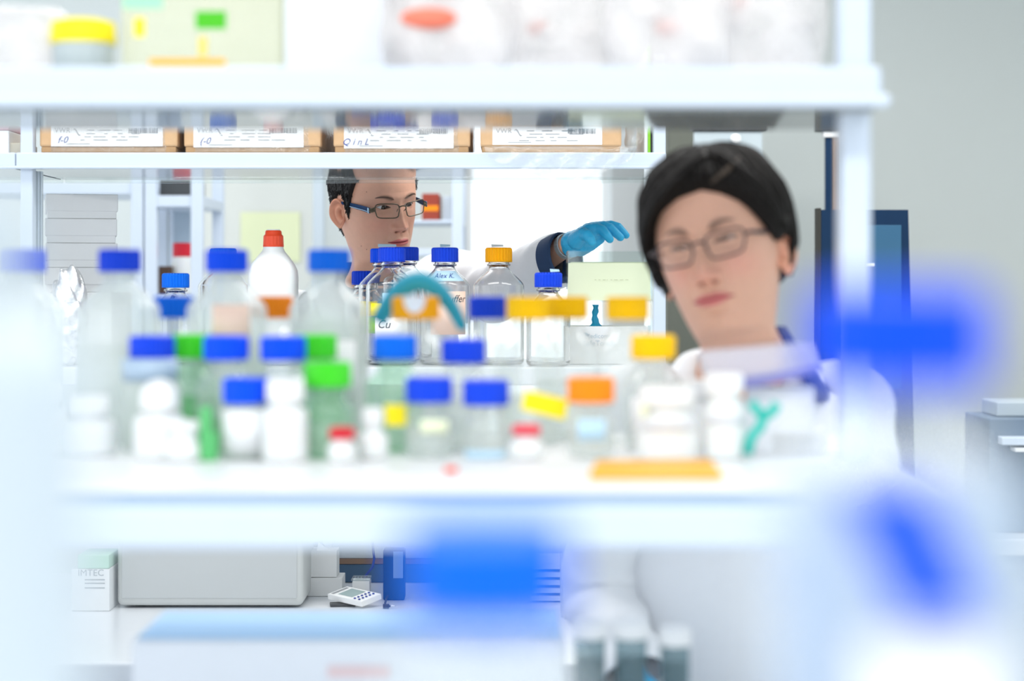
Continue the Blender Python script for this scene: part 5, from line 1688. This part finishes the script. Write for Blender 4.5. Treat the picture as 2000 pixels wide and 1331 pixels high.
def hair_shell(h, HM, parent, line, thick, m, grow=None, name='hair', strands=0, seed=3, length=0.012, down=0.8, zmin=-0.115):
    """a shell over the scalp wherever height exceeds the hairline; grow gives extra outward swell"""
    z, phi = h.z, h.phi
    zl = np.array([line(a) for a in phi])
    keep = h.ZZ >= zl[None, :]
    ZE = np.maximum(h.ZZ, zl[None, :])
    rows = np.where(keep.any(1))[0]
    i1 = min(rows.max() + 2, len(z) - 1)
    base = np.stack([np.interp(ZE[:, j], z[::-1], h.base[::-1, j]) for j in range(len(phi))], 1)
    th = np.zeros_like(base)
    r_ = np.random.default_rng(seed)
    for j, a in enumerate(phi):
        over = ZE[:, j] - zl[j]
        th[:, j] = np.array([thick(a, zz_) for zz_ in ZE[:, j]]) * sstep(-0.001, 0.010, over)
    # strand grooves running downwards
    groove = np.zeros(len(phi))
    for f_, a_ in ((61, .5), (97, .35), (143, .25)):
        groove += a_ * np.sin(phi * f_ + r_.uniform(0, 6) + 0.6 * np.sin(phi * 5))
    th = th * (1 + 0.16 * groove[None, :] + 0.05 * np.sin(ZE * 160 + phi[None, :] * 9))
    rad_ = base + th
    x = rad_ * np.sin(h.PH); y = -rad_ * np.cos(h.PH)
    zz = ZE + th * np.clip((ZE - 0.03) / 0.09, 0, 1) * 1.0
    ny = np.stack([x, y, zz], -1)
    mb = MB(); nphi = len(phi)
    vs = [HM @ Vector(p) for p in ny[:i1 + 1].reshape(-1, 3)]
    fs = []
    for i in range(i1):
        for j in range(nphi):
            j2 = (j + 1) % nphi
            if keep[i, j] or keep[i, j2]:
                fs.append((i * nphi + j, (i + 1) * nphi + j, (i + 1) * nphi + j2, i * nphi + j2))
    k = len(vs); vs.append(HM @ Vector((0, 0, 0.118 + thick(0, 0.118)))); fs += [(j, (j + 1) % nphi, k) for j in range(nphi)]
    mb.add(vs, fs)
    rr = random.Random(seed)
    cand = [(i, j) for i in range(4, i1) for j in range(0, nphi, 2) if keep[i, j]]
    for _ in range(strands):
        i, j = rr.choice(cand)
        p = Vector(ny[i, j])
        out = Vector((math.sin(phi[j]), -math.cos(phi[j]), 0.35 + max(0, z[i]) * 4)).normalized()
        dn = Vector((rr.uniform(-.25, .25), rr.uniform(-.1, .35), -down))
        dirv = (out * 0.22 + dn).normalized()
        l = length * rr.uniform(0.6, 1.3)
        sd = dirv.cross(out).normalized() * 0.0007
        a, b_, c = p - out * 0.002 - sd, p - out * 0.002 + sd, p + dirv * l
        d_ = p + out * 0.0012
        mb.add([HM @ a, HM @ b_, HM @ c, HM @ d_], [(0, 1, 2), (0, 2, 3), (3, 2, 1)], False)
    bm_o = mb.build(name, m, parent, fixn=False)
    return bm_o


# ================================================================== the man
mp = dict(skin=(0.74, 0.405, 0.285), flush=(0.76, 0.33, 0.235), lip=(0.60, 0.14, 0.14), liplow=(0.28, 0.03, 0.05), nose=1.2, open=0.92, brow=1.25, eardrop=0.004, mouth=0.0245)
man = thing('person', 'young man in glasses and white coat, reaching right with a blue glove behind the shelf', 'person', (-0.33, 4.15, 0))
man_children_offset = Vector((-0.33, 4.15, 0))


class Rooted:
    """children are modelled in world space; this shifts them under a root that stands at its feet"""
    def __init__(self, root): self.root = root; self.before = set(bpy.data.objects)
    def close(self):
        inv = Matrix.Translation(-self.root.location)
        for o in list(bpy.data.objects):
            if o in self.before or o.parent is not self.root: continue
            o.location = o.location - self.root.location


R1 = Rooted(man)
h1 = Head(mp)
HS = 1.055
HM1 = head_frame(P(774, 403.5, 3.885), math.radians(36), math.radians(7), math.radians(-7), HS)
hd1 = dict(head=h1, s=HS, mat=vcol_mat('skin_of_man', 0.48, sss=0.12))
neck1 = Vector((-0.335, 4.10, 1.475))
S_l, E_l, W_l = Vector((-0.150, 4.22, 1.515)), Vector((-0.035, 4.06, 1.495)), P(1104, 480, 3.775)
S_r, E_r, W_r = Vector((-0.52, 4.10, 1.405)), Vector((-0.60, 4.04, 1.15)), Vector((-0.57, 3.90, 0.965))
armsM = [[(S_l, E_l, .046, .038), (E_l, W_l, .037, .0265), (neck1 + Vector((.06, .03, -.03)), S_l, .055, .05)], [(S_r, E_r, .046, .038), (E_r, W_r, .037, .0265)]]
legsM = []
for s in (-1, 1):
    hip = Vector((-0.33 + .09 * s, 4.17, .93)); legsM.append((hip, Vector((-0.33 + .10 * s, 4.13, .50)), Vector((-0.33 + .10 * s, 4.18, .09)), Vector((-0.33 + .12 * s, 4.06, .035))))
bodyM, LM = build_body(man, hd1, HM1, neck1, math.radians(22), mp['skin'], armsM, legsM)
gz = HM1.to_3x3().normalized()
for e in h1.eyes:
    g = Vector((0.14, -1, -0.12))
    me_ = eye_mesh(g)
    me_.transform(HM1 @ Matrix.Translation(Vector(e)))
    link('eye', me_, [M['sclera'], M['iris'], M['pupil']], man)


def lineM(a):
    d_ = abs(math.degrees(a))
    return float(np.interp(d_, [0, 25, 45, 58, 66, 72, 78, 84, 90, 100, 108, 116, 126, 150, 180], [.074, .073, .066, .050, .024, -.006, -.026, .012, .022, .026, .020, -.030, -.060, -.084, -.088]))


def thickM(a, z):
    d_ = abs(math.degrees(a))
    side = np.interp(z, [-.09, -.03, .02, .06, .118], [.0035, .006, .010, .018, .026])
    return float(side * np.interp(d_, [0, 60, 80, 110, 180], [1.0, .8, .55, .9, 1.0]))


hair_shell(h1, HM1, man, lineM, thickM, M['hair'], strands=3200, length=0.0052, seed=5)
# brow hairs
bh = MB(); rb = random.Random(9)
for s in (-1, 1):
    for k in range(150):
        u = rb.random() ** 0.85
        x = s * (0.012 + 0.036 * u)
        bzv = 0.0155 + 0.0075 * math.sin(u * PI * 0.72) + rb.gauss(0, 0.0013) * (1 - 0.5 * u)
        r0 = math.hypot(x, 0.09)
        p = h1.sample(math.atan2(x, 0.0875 if abs(x) < .03 else 0.083), bzv)
        dirv = Vector((s * 0.8, 0.10 + 0.35 * u, 0.55 - 0.95 * u)).normalized()
        l = 0.0052
        w_ = Vector((0, 0, 1)).cross(dirv).normalized() * 0.00022
        out = Vector((0.2 * s, -1, 0.1)).normalized()
        q = p - out * 0.0003
        bh.add([HM1 @ (q - w_), HM1 @ (q + w_), HM1 @ (q + dirv * l + out * 0.0008), HM1 @ (q + out * 0.0005)], [(0, 1, 2), (0, 2, 3), (3, 2, 1)], False)
bh.build('eyebrow_hair', M['hair'], man, fixn=False)
spectacles('man', hd1, man, HM1)
# small moles
mo = MB()
for (ph, z) in ((-0.72, 0.034), (-1.05, -0.082), (-0.85, -0.088)):
    mo.ell(h1.sample(ph, z), (0.0009, 0.0009, 0.0009), 8, 6)
mo.v = [tuple(HM1 @ Vector(v)) for v in mo.v]
mo.build('mole', mat('mole_brown', (0.16, 0.06, 0.035), 0.6), man)

# shirt, coat, sleeves, cuff, watch, gloves
rs, _ = torso_rings(neck1 + Vector((0, 0, .012)), math.radians(22), 0.12, 1.02, SHIRTL, roll=-0.16)
solidify(loft(rs).build('shirt', M['shirt'], man))
# shirt collar
co = MB(); Rm = Euler((0, 0, math.radians(22))).to_matrix()
def colf(u, v):
    a = 0.35 + (2 * PI - 0.7) * u
    r_ = 0.060 + 0.010 * v
    z = 0.082 - 0.042 * v - 0.020 * (1 + math.cos(a)) * 0.5 - 0.012 * v * (1 + math.cos(a)) * 0.5
    return neck1 + Rm @ Vector((r_ * math.sin(a), -r_ * math.cos(a) + .004, z))
co.grid(colf, 48, 6)
solidify(co.build('shirt_collar', M['shirt'], man), 0.003)
rs, _ = torso_rings(neck1 + Vector((0.0, 0.005, .012)), math.radians(22), 0.12, 1.06, COATL, dip=0.13, roll=-0.16)
solidify(loft(rs).build('lab_coat', M['coat'], man), 0.003)
def lapel(side, N, Rm, parent, sc=1.0):
    mb = MB()
    def lf(u, v):
        # v along from the nape to the chest, u across
        a = side * (PI * 0.95 - v * PI * 0.78)
        r_ = 0.066 + 0.006 * v
        z = 0.036 - 0.024 * v - 0.12 * max(0, v - 0.55) ** 1.0 * 1.6
        out = u * (0.040 + 0.02 * v)
        return N + Rm @ (Vector(((r_ + out) * math.sin(a), -(r_ + out * 0.55) * math.cos(a) * (1 + 0.4 * v), z - u * 0.038 + 0.016 * math.sin(PI * u))) * sc)
    mb.grid(lf, 10, 30)
    return solidify(mb.build('coat_collar', M['coat'], parent), 0.003)
lapel(1, neck1 + Vector((0, 0, .01)), Rm, man); lapel(-1, neck1 + Vector((0, 0, .01)), Rm, man)
dirf = (W_l - E_l).normalized()
cuff_c = P(1098, 503, 3.80)
sleeve([neck1 + Vector((.10, .05, -.02)), S_l + Vector((0, 0, -.012)), (S_l + E_l) / 2 + Vector((0, -.01, -.002)), E_l + Vector((0, -.02, -.008)), (E_l + cuff_c) / 2 + Vector((0, 0, .0)), cuff_c - dirf * 0.006],
       [.070, .080, .074, .068, .060, .054], man, seed=4)
sleeve([S_r + Vector((.03, 0, .01)), S_r, (S_r + E_r) / 2, E_r, (E_r + W_r) / 2, W_r - (W_r - E_r).normalized() * 0.03], [.076, .078, .066, .060, .054, .050], man, seed=8)
# dark knitted cuff seen inside the coat sleeve opening
cf = MB()
ax_ = Vector((0.74, -0.62, 0.20)).normalized()
b1 = ax_.cross(Vector((0, 0, 1))).normalized(); b2 = b1.cross(ax_).normalized()
def ring(c, r_, sq=1.0): return [c + b1 * (r_ * sq * math.cos(2 * PI * k / 48)) + b2 * (r_ * math.sin(2 * PI * k / 48)) for k in range(48)]
c0_ = P(1097, 504, 3.79)
rgs = [ring(c0_ - ax_ * .03, .0500), ring(c0_ - ax_ * .010, .0530), ring(c0_ + ax_ * .006, .0545), ring(c0_ + ax_ * .011, .0530), ring(c0_ + ax_ * .010, .0490), ring(c0_ - ax_ * .004, .0455), ring(c0_ - ax_ * .03, .040)]
loft(rgs).build('dark_cuff', M['shirt'], man)
# watch
wt = MB()
wa = (P(1122, 474, 3.745) - P(1100, 486, 3.785)).normalized()
w1 = wa.cross(Vector((0, 0, 1))).normalized(); w2 = w1.cross(wa).normalized()
wc = P(1107, 481, 3.772)
loop = [wc + w1 * (.0285 * math.cos(2 * PI * k / 40)) + w2 * (.0285 * math.sin(2 * PI * k / 40)) for k in range(40)]
for k in range(40):
    p, q = loop[k], loop[(k + 1) % 40]
    c = (p + q) / 2; o_ = (c - wc).normalized()
    wt.ribbon([p.lerp(q, .06) - o_ * .0008, p.lerp(q, .94) - o_ * .0008], wa * 0.0065, thick=0.0022)
wt.build('steel_watch', M['watch'], man)
wv = wc + (P(1104, 497, 3.76) - wc).normalized() * .0285
# gloved left hand
g = lambda x, y, d, r_: (P(x, y, d), r_ * 0.001)
def chain(*pts): return [(a[0], b[0], a[1], b[1]) for a, b in zip(pts[:-1], pts[1:])]
D0 = 3.75
caps = []
caps += chain(g(1117, 474, 3.755, 24.5), g(1128, 470, 3.75, 24), g(1142, 463, 3.748, 24), g(1157, 455, 3.748, 19))
caps += chain(g(1117, 482, 3.760, 23), g(1133, 482, 3.755, 21), g(1152, 476, 3.758, 16.5), g(1170, 466, 3.762, 13))
caps += chain(g(1150, 452, 3.738, 18), g(1165, 447, 3.735, 13), g(1176, 450, 3.728, 11.2), g(1185, 460, 3.722, 10.2), g(1191, 467.5, 3.720, 8.6))     # index
caps += chain(g(1158, 449, 3.750, 17), g(1178, 443, 3.750, 12.5), g(1191, 446, 3.746, 11), g(1203, 456, 3.742, 9.6), g(1212, 464, 3.740, 8.2))         # middle
caps += chain(g(1166, 449, 3.766, 15), g(1192, 441, 3.768, 11.5), g(1207, 444, 3.766, 10), g(1217, 454, 3.762, 8.8), g(1223, 460, 3.760, 7.6))         # ring
caps += chain(g(1168, 455, 3.775, 13), g(1186, 450, 3.784, 10), g(1198, 453, 3.788, 8.8), g(1206, 460, 3.786, 7.8), g(1210, 465, 3.785, 7.0))          # little
caps += chain(g(1126, 470, 3.732, 19), g(1139, 457, 3.708, 14), g(1147, 460, 3.694, 12.4), g(1153, 467, 3.688, 11), g(1156.5, 474, 3.686, 9))            # thumb
me = blob(caps, 0.0016, 5, 0.5)
link('glove', me, M['glove'], man)
# glove roll at the wrist
# right hand resting on the bench, gloved
Rr = W_r
def rc(dx, dy, dz, r_): return (Rr + Vector((dx, dy, dz)), r_)
caps = chain(rc(0, 0, 0, .026), rc(.02, -.05, -.03, .024), rc(.03, -.08, -.045, .018))
for k, (dx, l) in enumerate(((-.02, .085), (.0, .095), (.02, .09), (.038, .07))):
    caps += chain(rc(.012 + dx * .6, -.05, -.035, .014), rc(.02 + dx, -.085, -.055, .0105), rc(.022 + dx * 1.1, -.085 - l * .45, -.070, .0095), rc(.024 + dx * 1.2, -.085 - l * .72, -.088, .008))
caps += chain(rc(.01, -.02, -.015, .018), rc(.055, -.045, -.045, .012), rc(.070, -.075, -.068, .009))
link('glove', blob(caps, 0.0025, 5), M['glove'], man)
# trousers and shoes
tr = MB()
for s in (-1, 1):
    hip, kn, an, toe = legsM[0 if s < 0 else 1]
    tr.tube([hip + Vector((0, 0, .05)), kn, an + Vector((0, .01, -.03))], [.105, .078, .066], 28, cap=False)
solidify(tr.build('trousers', M['trousers'], man))
for s in (0, 1):
    hip, kn, an, toe = legsM[s]
    sh = MB().ell((an.x + .01 * (1 if s else -1), an.y - .055, .045), (.046, .135, .045), 28, 16, lambda p: Vector((p.x, p.y, max(p.z, -.0445) * (1 if p.y > 0 else .75 + .25 * (1 + p.y / .14)))))
    sh.build('shoe', M['black'], man)
R1.close()

# ================================================================== the woman
wp = dict(skin=(0.70, 0.395, 0.285), flush=(0.74, 0.315, 0.25), lip=(0.62, 0.16, 0.17), liplow=(0.34, 0.05, 0.06), nose=1.08, open=0.44, lashw=1.7, mouth=0.0275, wide=1.02, lash=1.6, brow=1.35, eardrop=0.012, smile=0.1)
woman = thing('person', 'woman in glasses with short black hair and a white coat, blurred, looking down', 'person', (0.33, 2.66, 0))
R2 = Rooted(woman)
h2 = Head(wp)
HS2 = 1.06
HM2 = head_frame(P(1373, 477, 2.43), math.radians(-21), math.radians(-2), math.radians(-12), HS2)
hd2 = dict(head=h2, s=HS2, mat=vcol_mat('skin_of_woman', 0.45, sss=0.12))
neck2 = Vector((0.335, 2.605, 1.375))
S2l, E2l, W2l = Vector((0.495, 2.66, 1.31)), Vector((0.54, 2.66, 1.06)), Vector((0.50, 2.52, 0.955))
S2r, E2r, W2r = Vector((0.175, 2.60, 1.31)), Vector((0.13, 2.63, 1.06)), Vector((0.17, 2.52, 0.955))
arms2 = [[(S2l, E2l, .040, .033), (E2l, W2l, .032, .023)], [(S2r, E2r, .040, .033), (E2r, W2r, .032, .023)]]
legs2 = []
for s in (-1, 1):
    legs2.append((Vector((0.33 + .085 * s, 2.66, .86)), Vector((0.33 + .09 * s, 2.64, .46)), Vector((0.33 + .09 * s, 2.68, .085)), Vector((0.33 + .11 * s, 2.57, .03))))
yaw2 = math.radians(-14)
body2, LW = build_body(woman, hd2, HM2, neck2, yaw2, wp['skin'], arms2, legs2)
for e in h2.eyes:
    me_ = eye_mesh(Vector((-0.10, -1, -0.36)))
    me_.transform(HM2 @ Matrix.Translation(Vector(e)))
    link('eye', me_, [M['sclera_dim'], M['iris'], M['pupil']], woman)


def lineW(a):
    d_ = math.degrees(a)
    return float(np.interp(d_, [-180, -150, -110, -82, -66, -54, -44, -30, -12, 8, 22, 36, 50, 62, 74, 84, 92, 100, 112, 130, 150, 180],
                           [-.068, -.068, -.062, -.040, -.008, .014, .033, .051, .063, .067, .058, .044, .025, .007, -.006, -.010, -.004, .006, -.020, -.055, -.068, -.068]))


def thickW(a, z):
    d_ = math.degrees(a)
    k = np.interp(z, [-.11, -.06, 0, .05, .09, .118], [.014, .020, .022, .022, .021, .020])
    s = np.interp(d_, [-180, -110, -80, -60, -30, 12, 20, 28, 60, 84, 100, 130, 180], [1.0, 1.0, .85, .80, .90, .92, .86, .86, .8, .8, .95, 1.05, 1.0])
    return float(k * s)


hair_shell(h2, HM2, woman, lineW, thickW, M['hair2'], seed=12)
# locks sweeping from the parting
lk = MB(); rl_ = random.Random(21)
def lock(a0, a1, z0_, z1_, off, w0):
    pts, hw = [], []
    for k in range(14):
        t = k / 13
        a = a0 + (a1 - a0) * t ** 1.2
        z = z0_ + (z1_ - z0_) * t ** (1.4)
        i = int(np.argmin(np.abs(h2.z - z))); j = int(np.argmin(np.abs(h2.phi - a)))
        r_ = h2.base[i, j] + thickW(a, z) * (0.92 if t < .8 else 0.8) + off
        pts.append(HM2 @ Vector((r_ * math.sin(a), -r_ * math.cos(a), z + thickW(a, z) * min(1, max(0, (z - .03) / .09)))))
        hw.append(w0 * (0.5 + 0.9 * math.sin(PI * min(1, .1 + t * .85))))
    lk.tube(pts, [max(x, .0006) for x in hw], 8)
pa = math.radians(20)
for k in range(40):
    q = k / 39
    lock(pa - .03 * q, math.radians(-38 - 52 * q - rl_.uniform(0, 6)), .108 - .012 * q, .045 - .075 * q + rl_.uniform(-.006, .006), rl_.uniform(-.001, .0025), .0042)
for k in range(24):
    q = k / 23
    lock(pa + .05 + .03 * q, math.radians(50 + 40 * q), .106 - .01 * q, .045 - .05 * q, rl_.uniform(-.001, .0025), .0042)
for k in range(18):
    q = k / 17
    lock(math.radians(95 + 80 * q), math.radians(103 + 78 * q), .07, -.045 - .012 * rl_.random(), rl_.uniform(-.001, .002), .0045)
for k in range(22):
    q = k / 21; jq = rl_.uniform(-1, 1); jr = rl_.uniform(0.5, 1.15)
    pts, hw = [], []
    for i in range(18):
        t = i / 17
        a = math.radians(27 - 5 * q - (98 + 8 * rl_.random() * 0 ) * t)
        zz_ = lineW(a) + 0.003 + 0.026 * q * (1 - 0.4 * t) + 0.006 * math.sin(PI * t) + 0.030 * q * (1 - t) ** 2 + 0.004 * jq * t
        zz_ = min(zz_, 0.100)
        ii = int(np.argmin(np.abs(h2.z - zz_))); jj = int(np.argmin(np.abs(h2.phi - a)))
        th_ = thickW(a, zz_)
        r_ = h2.base[ii, jj] + th_ * (0.30 + 0.62 * q ** 0.6)
        pts.append(HM2 @ Vector((r_ * math.sin(a), -r_ * math.cos(a), zz_ + th_ * min(1, max(0, (zz_ - .03) / .09)))))
        hw.append(0.0058 * jr * (0.45 + 0.75 * math.sin(PI * min(1, .12 + t * .82))))
    lk.tube(pts, [max(x, .0006) for x in hw], 8)
for k in range(14):
    q = k / 13
    pts, hw = [], []
    for i in range(14):
        t = i / 13
        a = math.radians(26 + 3 * q + 64 * t)
        zz_ = lineW(a) + 0.003 + 0.02 * q
        zz_ = min(zz_, 0.100)
        ii = int(np.argmin(np.abs(h2.z - zz_))); jj = int(np.argmin(np.abs(h2.phi - a)))
        th_ = thickW(a, zz_)
        r_ = h2.base[ii, jj] + th_ * (0.30 + 0.62 * q ** 0.6)
        pts.append(HM2 @ Vector((r_ * math.sin(a), -r_ * math.cos(a), zz_ + th_ * min(1, max(0, (zz_ - .03) / .09)))))
        hw.append(0.0046 * (0.45 + 0.75 * math.sin(PI * min(1, .12 + t * .82))))
    lk.tube(pts, [max(x, .0006) for x in hw], 8)
lk.build('hair_lock', M['hair2'], woman, fixn=False)
pl = MB()
for k in range(3):
    pts = []
    for i in range(8):
        t = i / 7
        a = math.radians(16 + 30 * t); zz_ = 0.064 + 0.026 * t + 0.0016 * (k - 1)
        ii = int(np.argmin(np.abs(h2.z - zz_))); jj = int(np.argmin(np.abs(h2.phi - a)))
        th_ = thickW(a, zz_)
        r_ = h2.base[ii, jj] + th_ * 1.0 + 0.003
        pts.append(HM2 @ Vector((r_ * math.sin(a), -r_ * math.cos(a), zz_ + th_ * min(1, max(0, (zz_ - .03) / .09)))))
    pl.tube(pts, [.0003, .0009, .0012, .0014, .0014, .0012, .0008, .0003], 8)
pl.build('hair_parting', mat('brown_parting', (0.075, 0.055, 0.042), 0.6, spec=0.2), woman, fixn=False)
spectacles('woman', hd2, woman, HM2)
rs, _ = torso_rings(neck2 + Vector((0, 0, .0)), yaw2, 0.10, 0.86, SHIRTL, dip=0.10)
solidify(loft(rs).build('blouse', mat('royal_blue_blouse', (0.02, 0.07, 0.42), 0.8), woman))
cw = MB(); Rw0 = Euler((0, 0, yaw2)).to_matrix()
def colw(u, v):
    a = 1.05 + 2.1 * u
    r_ = 0.060 + 0.066 * v
    z = 0.066 - 0.105 * v ** 0.8 + 0.012 * math.sin(PI * v)
    return neck2 + Rw0 @ Vector((r_ * math.sin(a), -r_ * math.cos(a) + .004, z))
cw.grid(colw, 48, 6)
solidify(cw.build('navy_collar', mat('deep_navy_collar', (0.008, 0.02, 0.10), 0.8), woman), 0.004)
rs, _ = torso_rings(neck2 + Vector((0.0, 0.004, .0)), yaw2, 0.10, 0.90, COATL, dip=0.16)
solidify(loft(rs).build('lab_coat', M['coat'], woman), 0.003)
Rw = Euler((0, 0, yaw2)).to_matrix()
lapel(1, neck2 + Vector((0, 0, .004)), Rw, woman, 0.95); lapel(-1, neck2 + Vector((0, 0, .004)), Rw, woman, 0.95)
for (S_, E_, W_, sd) in ((S2l, E2l, W2l, 2), (S2r, E2r, W2r, 3)):
    sleeve([S_ + (neck2 - S_) * .25 + Vector((0, 0, -.015)), S_ + Vector((0, 0, .004)), (S_ + E_) / 2, E_, (E_ + W_) / 2, W_ + (W_ - E_).normalized() * .004], [.066, .070, .060, .055, .050, .046], woman, seed=sd)
for (W_, sg) in ((W2l, -1), (W2r, 1)):
    def rc(dx, dy, dz, r_): return (W_ + Vector((dx * sg, dy, dz)), r_)
    caps = chain(rc(0, 0, 0, .022), rc(0, -.045, -.012, .021), rc(0, -.075, -.02, .016))
    for (dx, l) in ((-.026, .06), (-.009, .075), (.009, .072), (.025, .064)):
        caps += chain(rc(dx * .6, -.05, -.014, .012), rc(dx, -.085, -.022, .009), rc(dx * 1.05, -.085 - l * .5, -.03, .008), rc(dx * 1.08, -.085 - l * .8, -.042, .007))
    caps += chain(rc(.012, -.02, -.008, .015), rc(.036, -.045, -.022, .0105), rc(.046, -.075, -.036, .008))
    link('glove', blob(caps, 0.0025, 5), M['glove'], woman)
tr = MB()
for (hip, kn, an, toe) in legs2:
    tr.tube([hip + Vector((0, 0, .05)), kn, an + Vector((0, .01, -.03))], [.098, .072, .060], 28, cap=False)
solidify(tr.build('trousers', M['trousers'], woman))
for s in (0, 1):
    an = legs2[s][2]
    MB().ell((an.x + .008 * (1 if s else -1), an.y - .05, .040), (.040, .120, .040), 28, 16, lambda p: Vector((p.x, p.y, max(p.z, -.0395)))).build('shoe', M['black'], woman)
R2.close()
# ------------------------------------------------------------------ camera, light, picture settings
cd = bpy.data.cameras.new('camera')
cam = bpy.data.objects.new('camera', cd)
COL.objects.link(cam)
cam.location = (0, 0, ZC)
cam.rotation_euler = (PI / 2, 0, 0)
cd.sensor_width = 36.0
cd.lens = 36.0 * F / 2000.0
cd.shift_y = -(665.5 - HY) / 2000.0
cd.clip_start = 0.02
cd.dof.use_dof = True
cd.dof.focus_distance = 3.72
cd.dof.aperture_fstop = cd.lens / 33.0
SC.camera = cam

wd = bpy.data.worlds.new('daylight'); SC.world = wd
wd.use_nodes = True
bg = wd.node_tree.nodes['Background']
bg.inputs['Color'].default_value = (0.90, 0.955, 1.0, 1)
bg.inputs['Strength'].default_value = 1.75


def area(name, loc, rot, sx_, sy_, e, col=(1, 1, 1)):
    l = bpy.data.lights.new(name, 'AREA')
    l.shape = 'RECTANGLE'; l.size = sx_; l.size_y = sy_; l.energy = e; l.color = col
    o = bpy.data.objects.new(name, l); COL.objects.link(o)
    o.location = loc; o.rotation_euler = rot
    return o
for (x, y, e) in ((-0.6, 0.8, 17), (0.9, 0.8, 17), (-0.6, 2.9, 14), (0.9, 2.9, 14), (-0.4, 4.9, 18), (1.0, 4.0, 22)):
    area('ceiling_lamp', (x, y, 2.85), (0, 0, 0), 1.2, 0.3, e, (1, 0.98, 0.95))

area('added_fill', (0.1, 2.22, 1.236), (0, 0, 0), 1.7, 0.06, 1.1, (1, 0.98, 0.95))     # added fill light for coat and bench, no known lamp under the nearer shelf

vs_ = SC.view_settings
vs_.view_transform = 'Standard'; vs_.look = 'None'; vs_.gamma = 1.0; vs_.use_curve_mapping = False
vs_.exposure = 0.0
SC.display_settings.display_device = 'sRGB'
cy = SC.cycles
cy.use_denoising = True
cy.max_bounces = 14; cy.diffuse_bounces = 4; cy.glossy_bounces = 5; cy.transmission_bounces = 12; cy.transparent_max_bounces = 48
cy.sample_clamp_indirect = 8.0
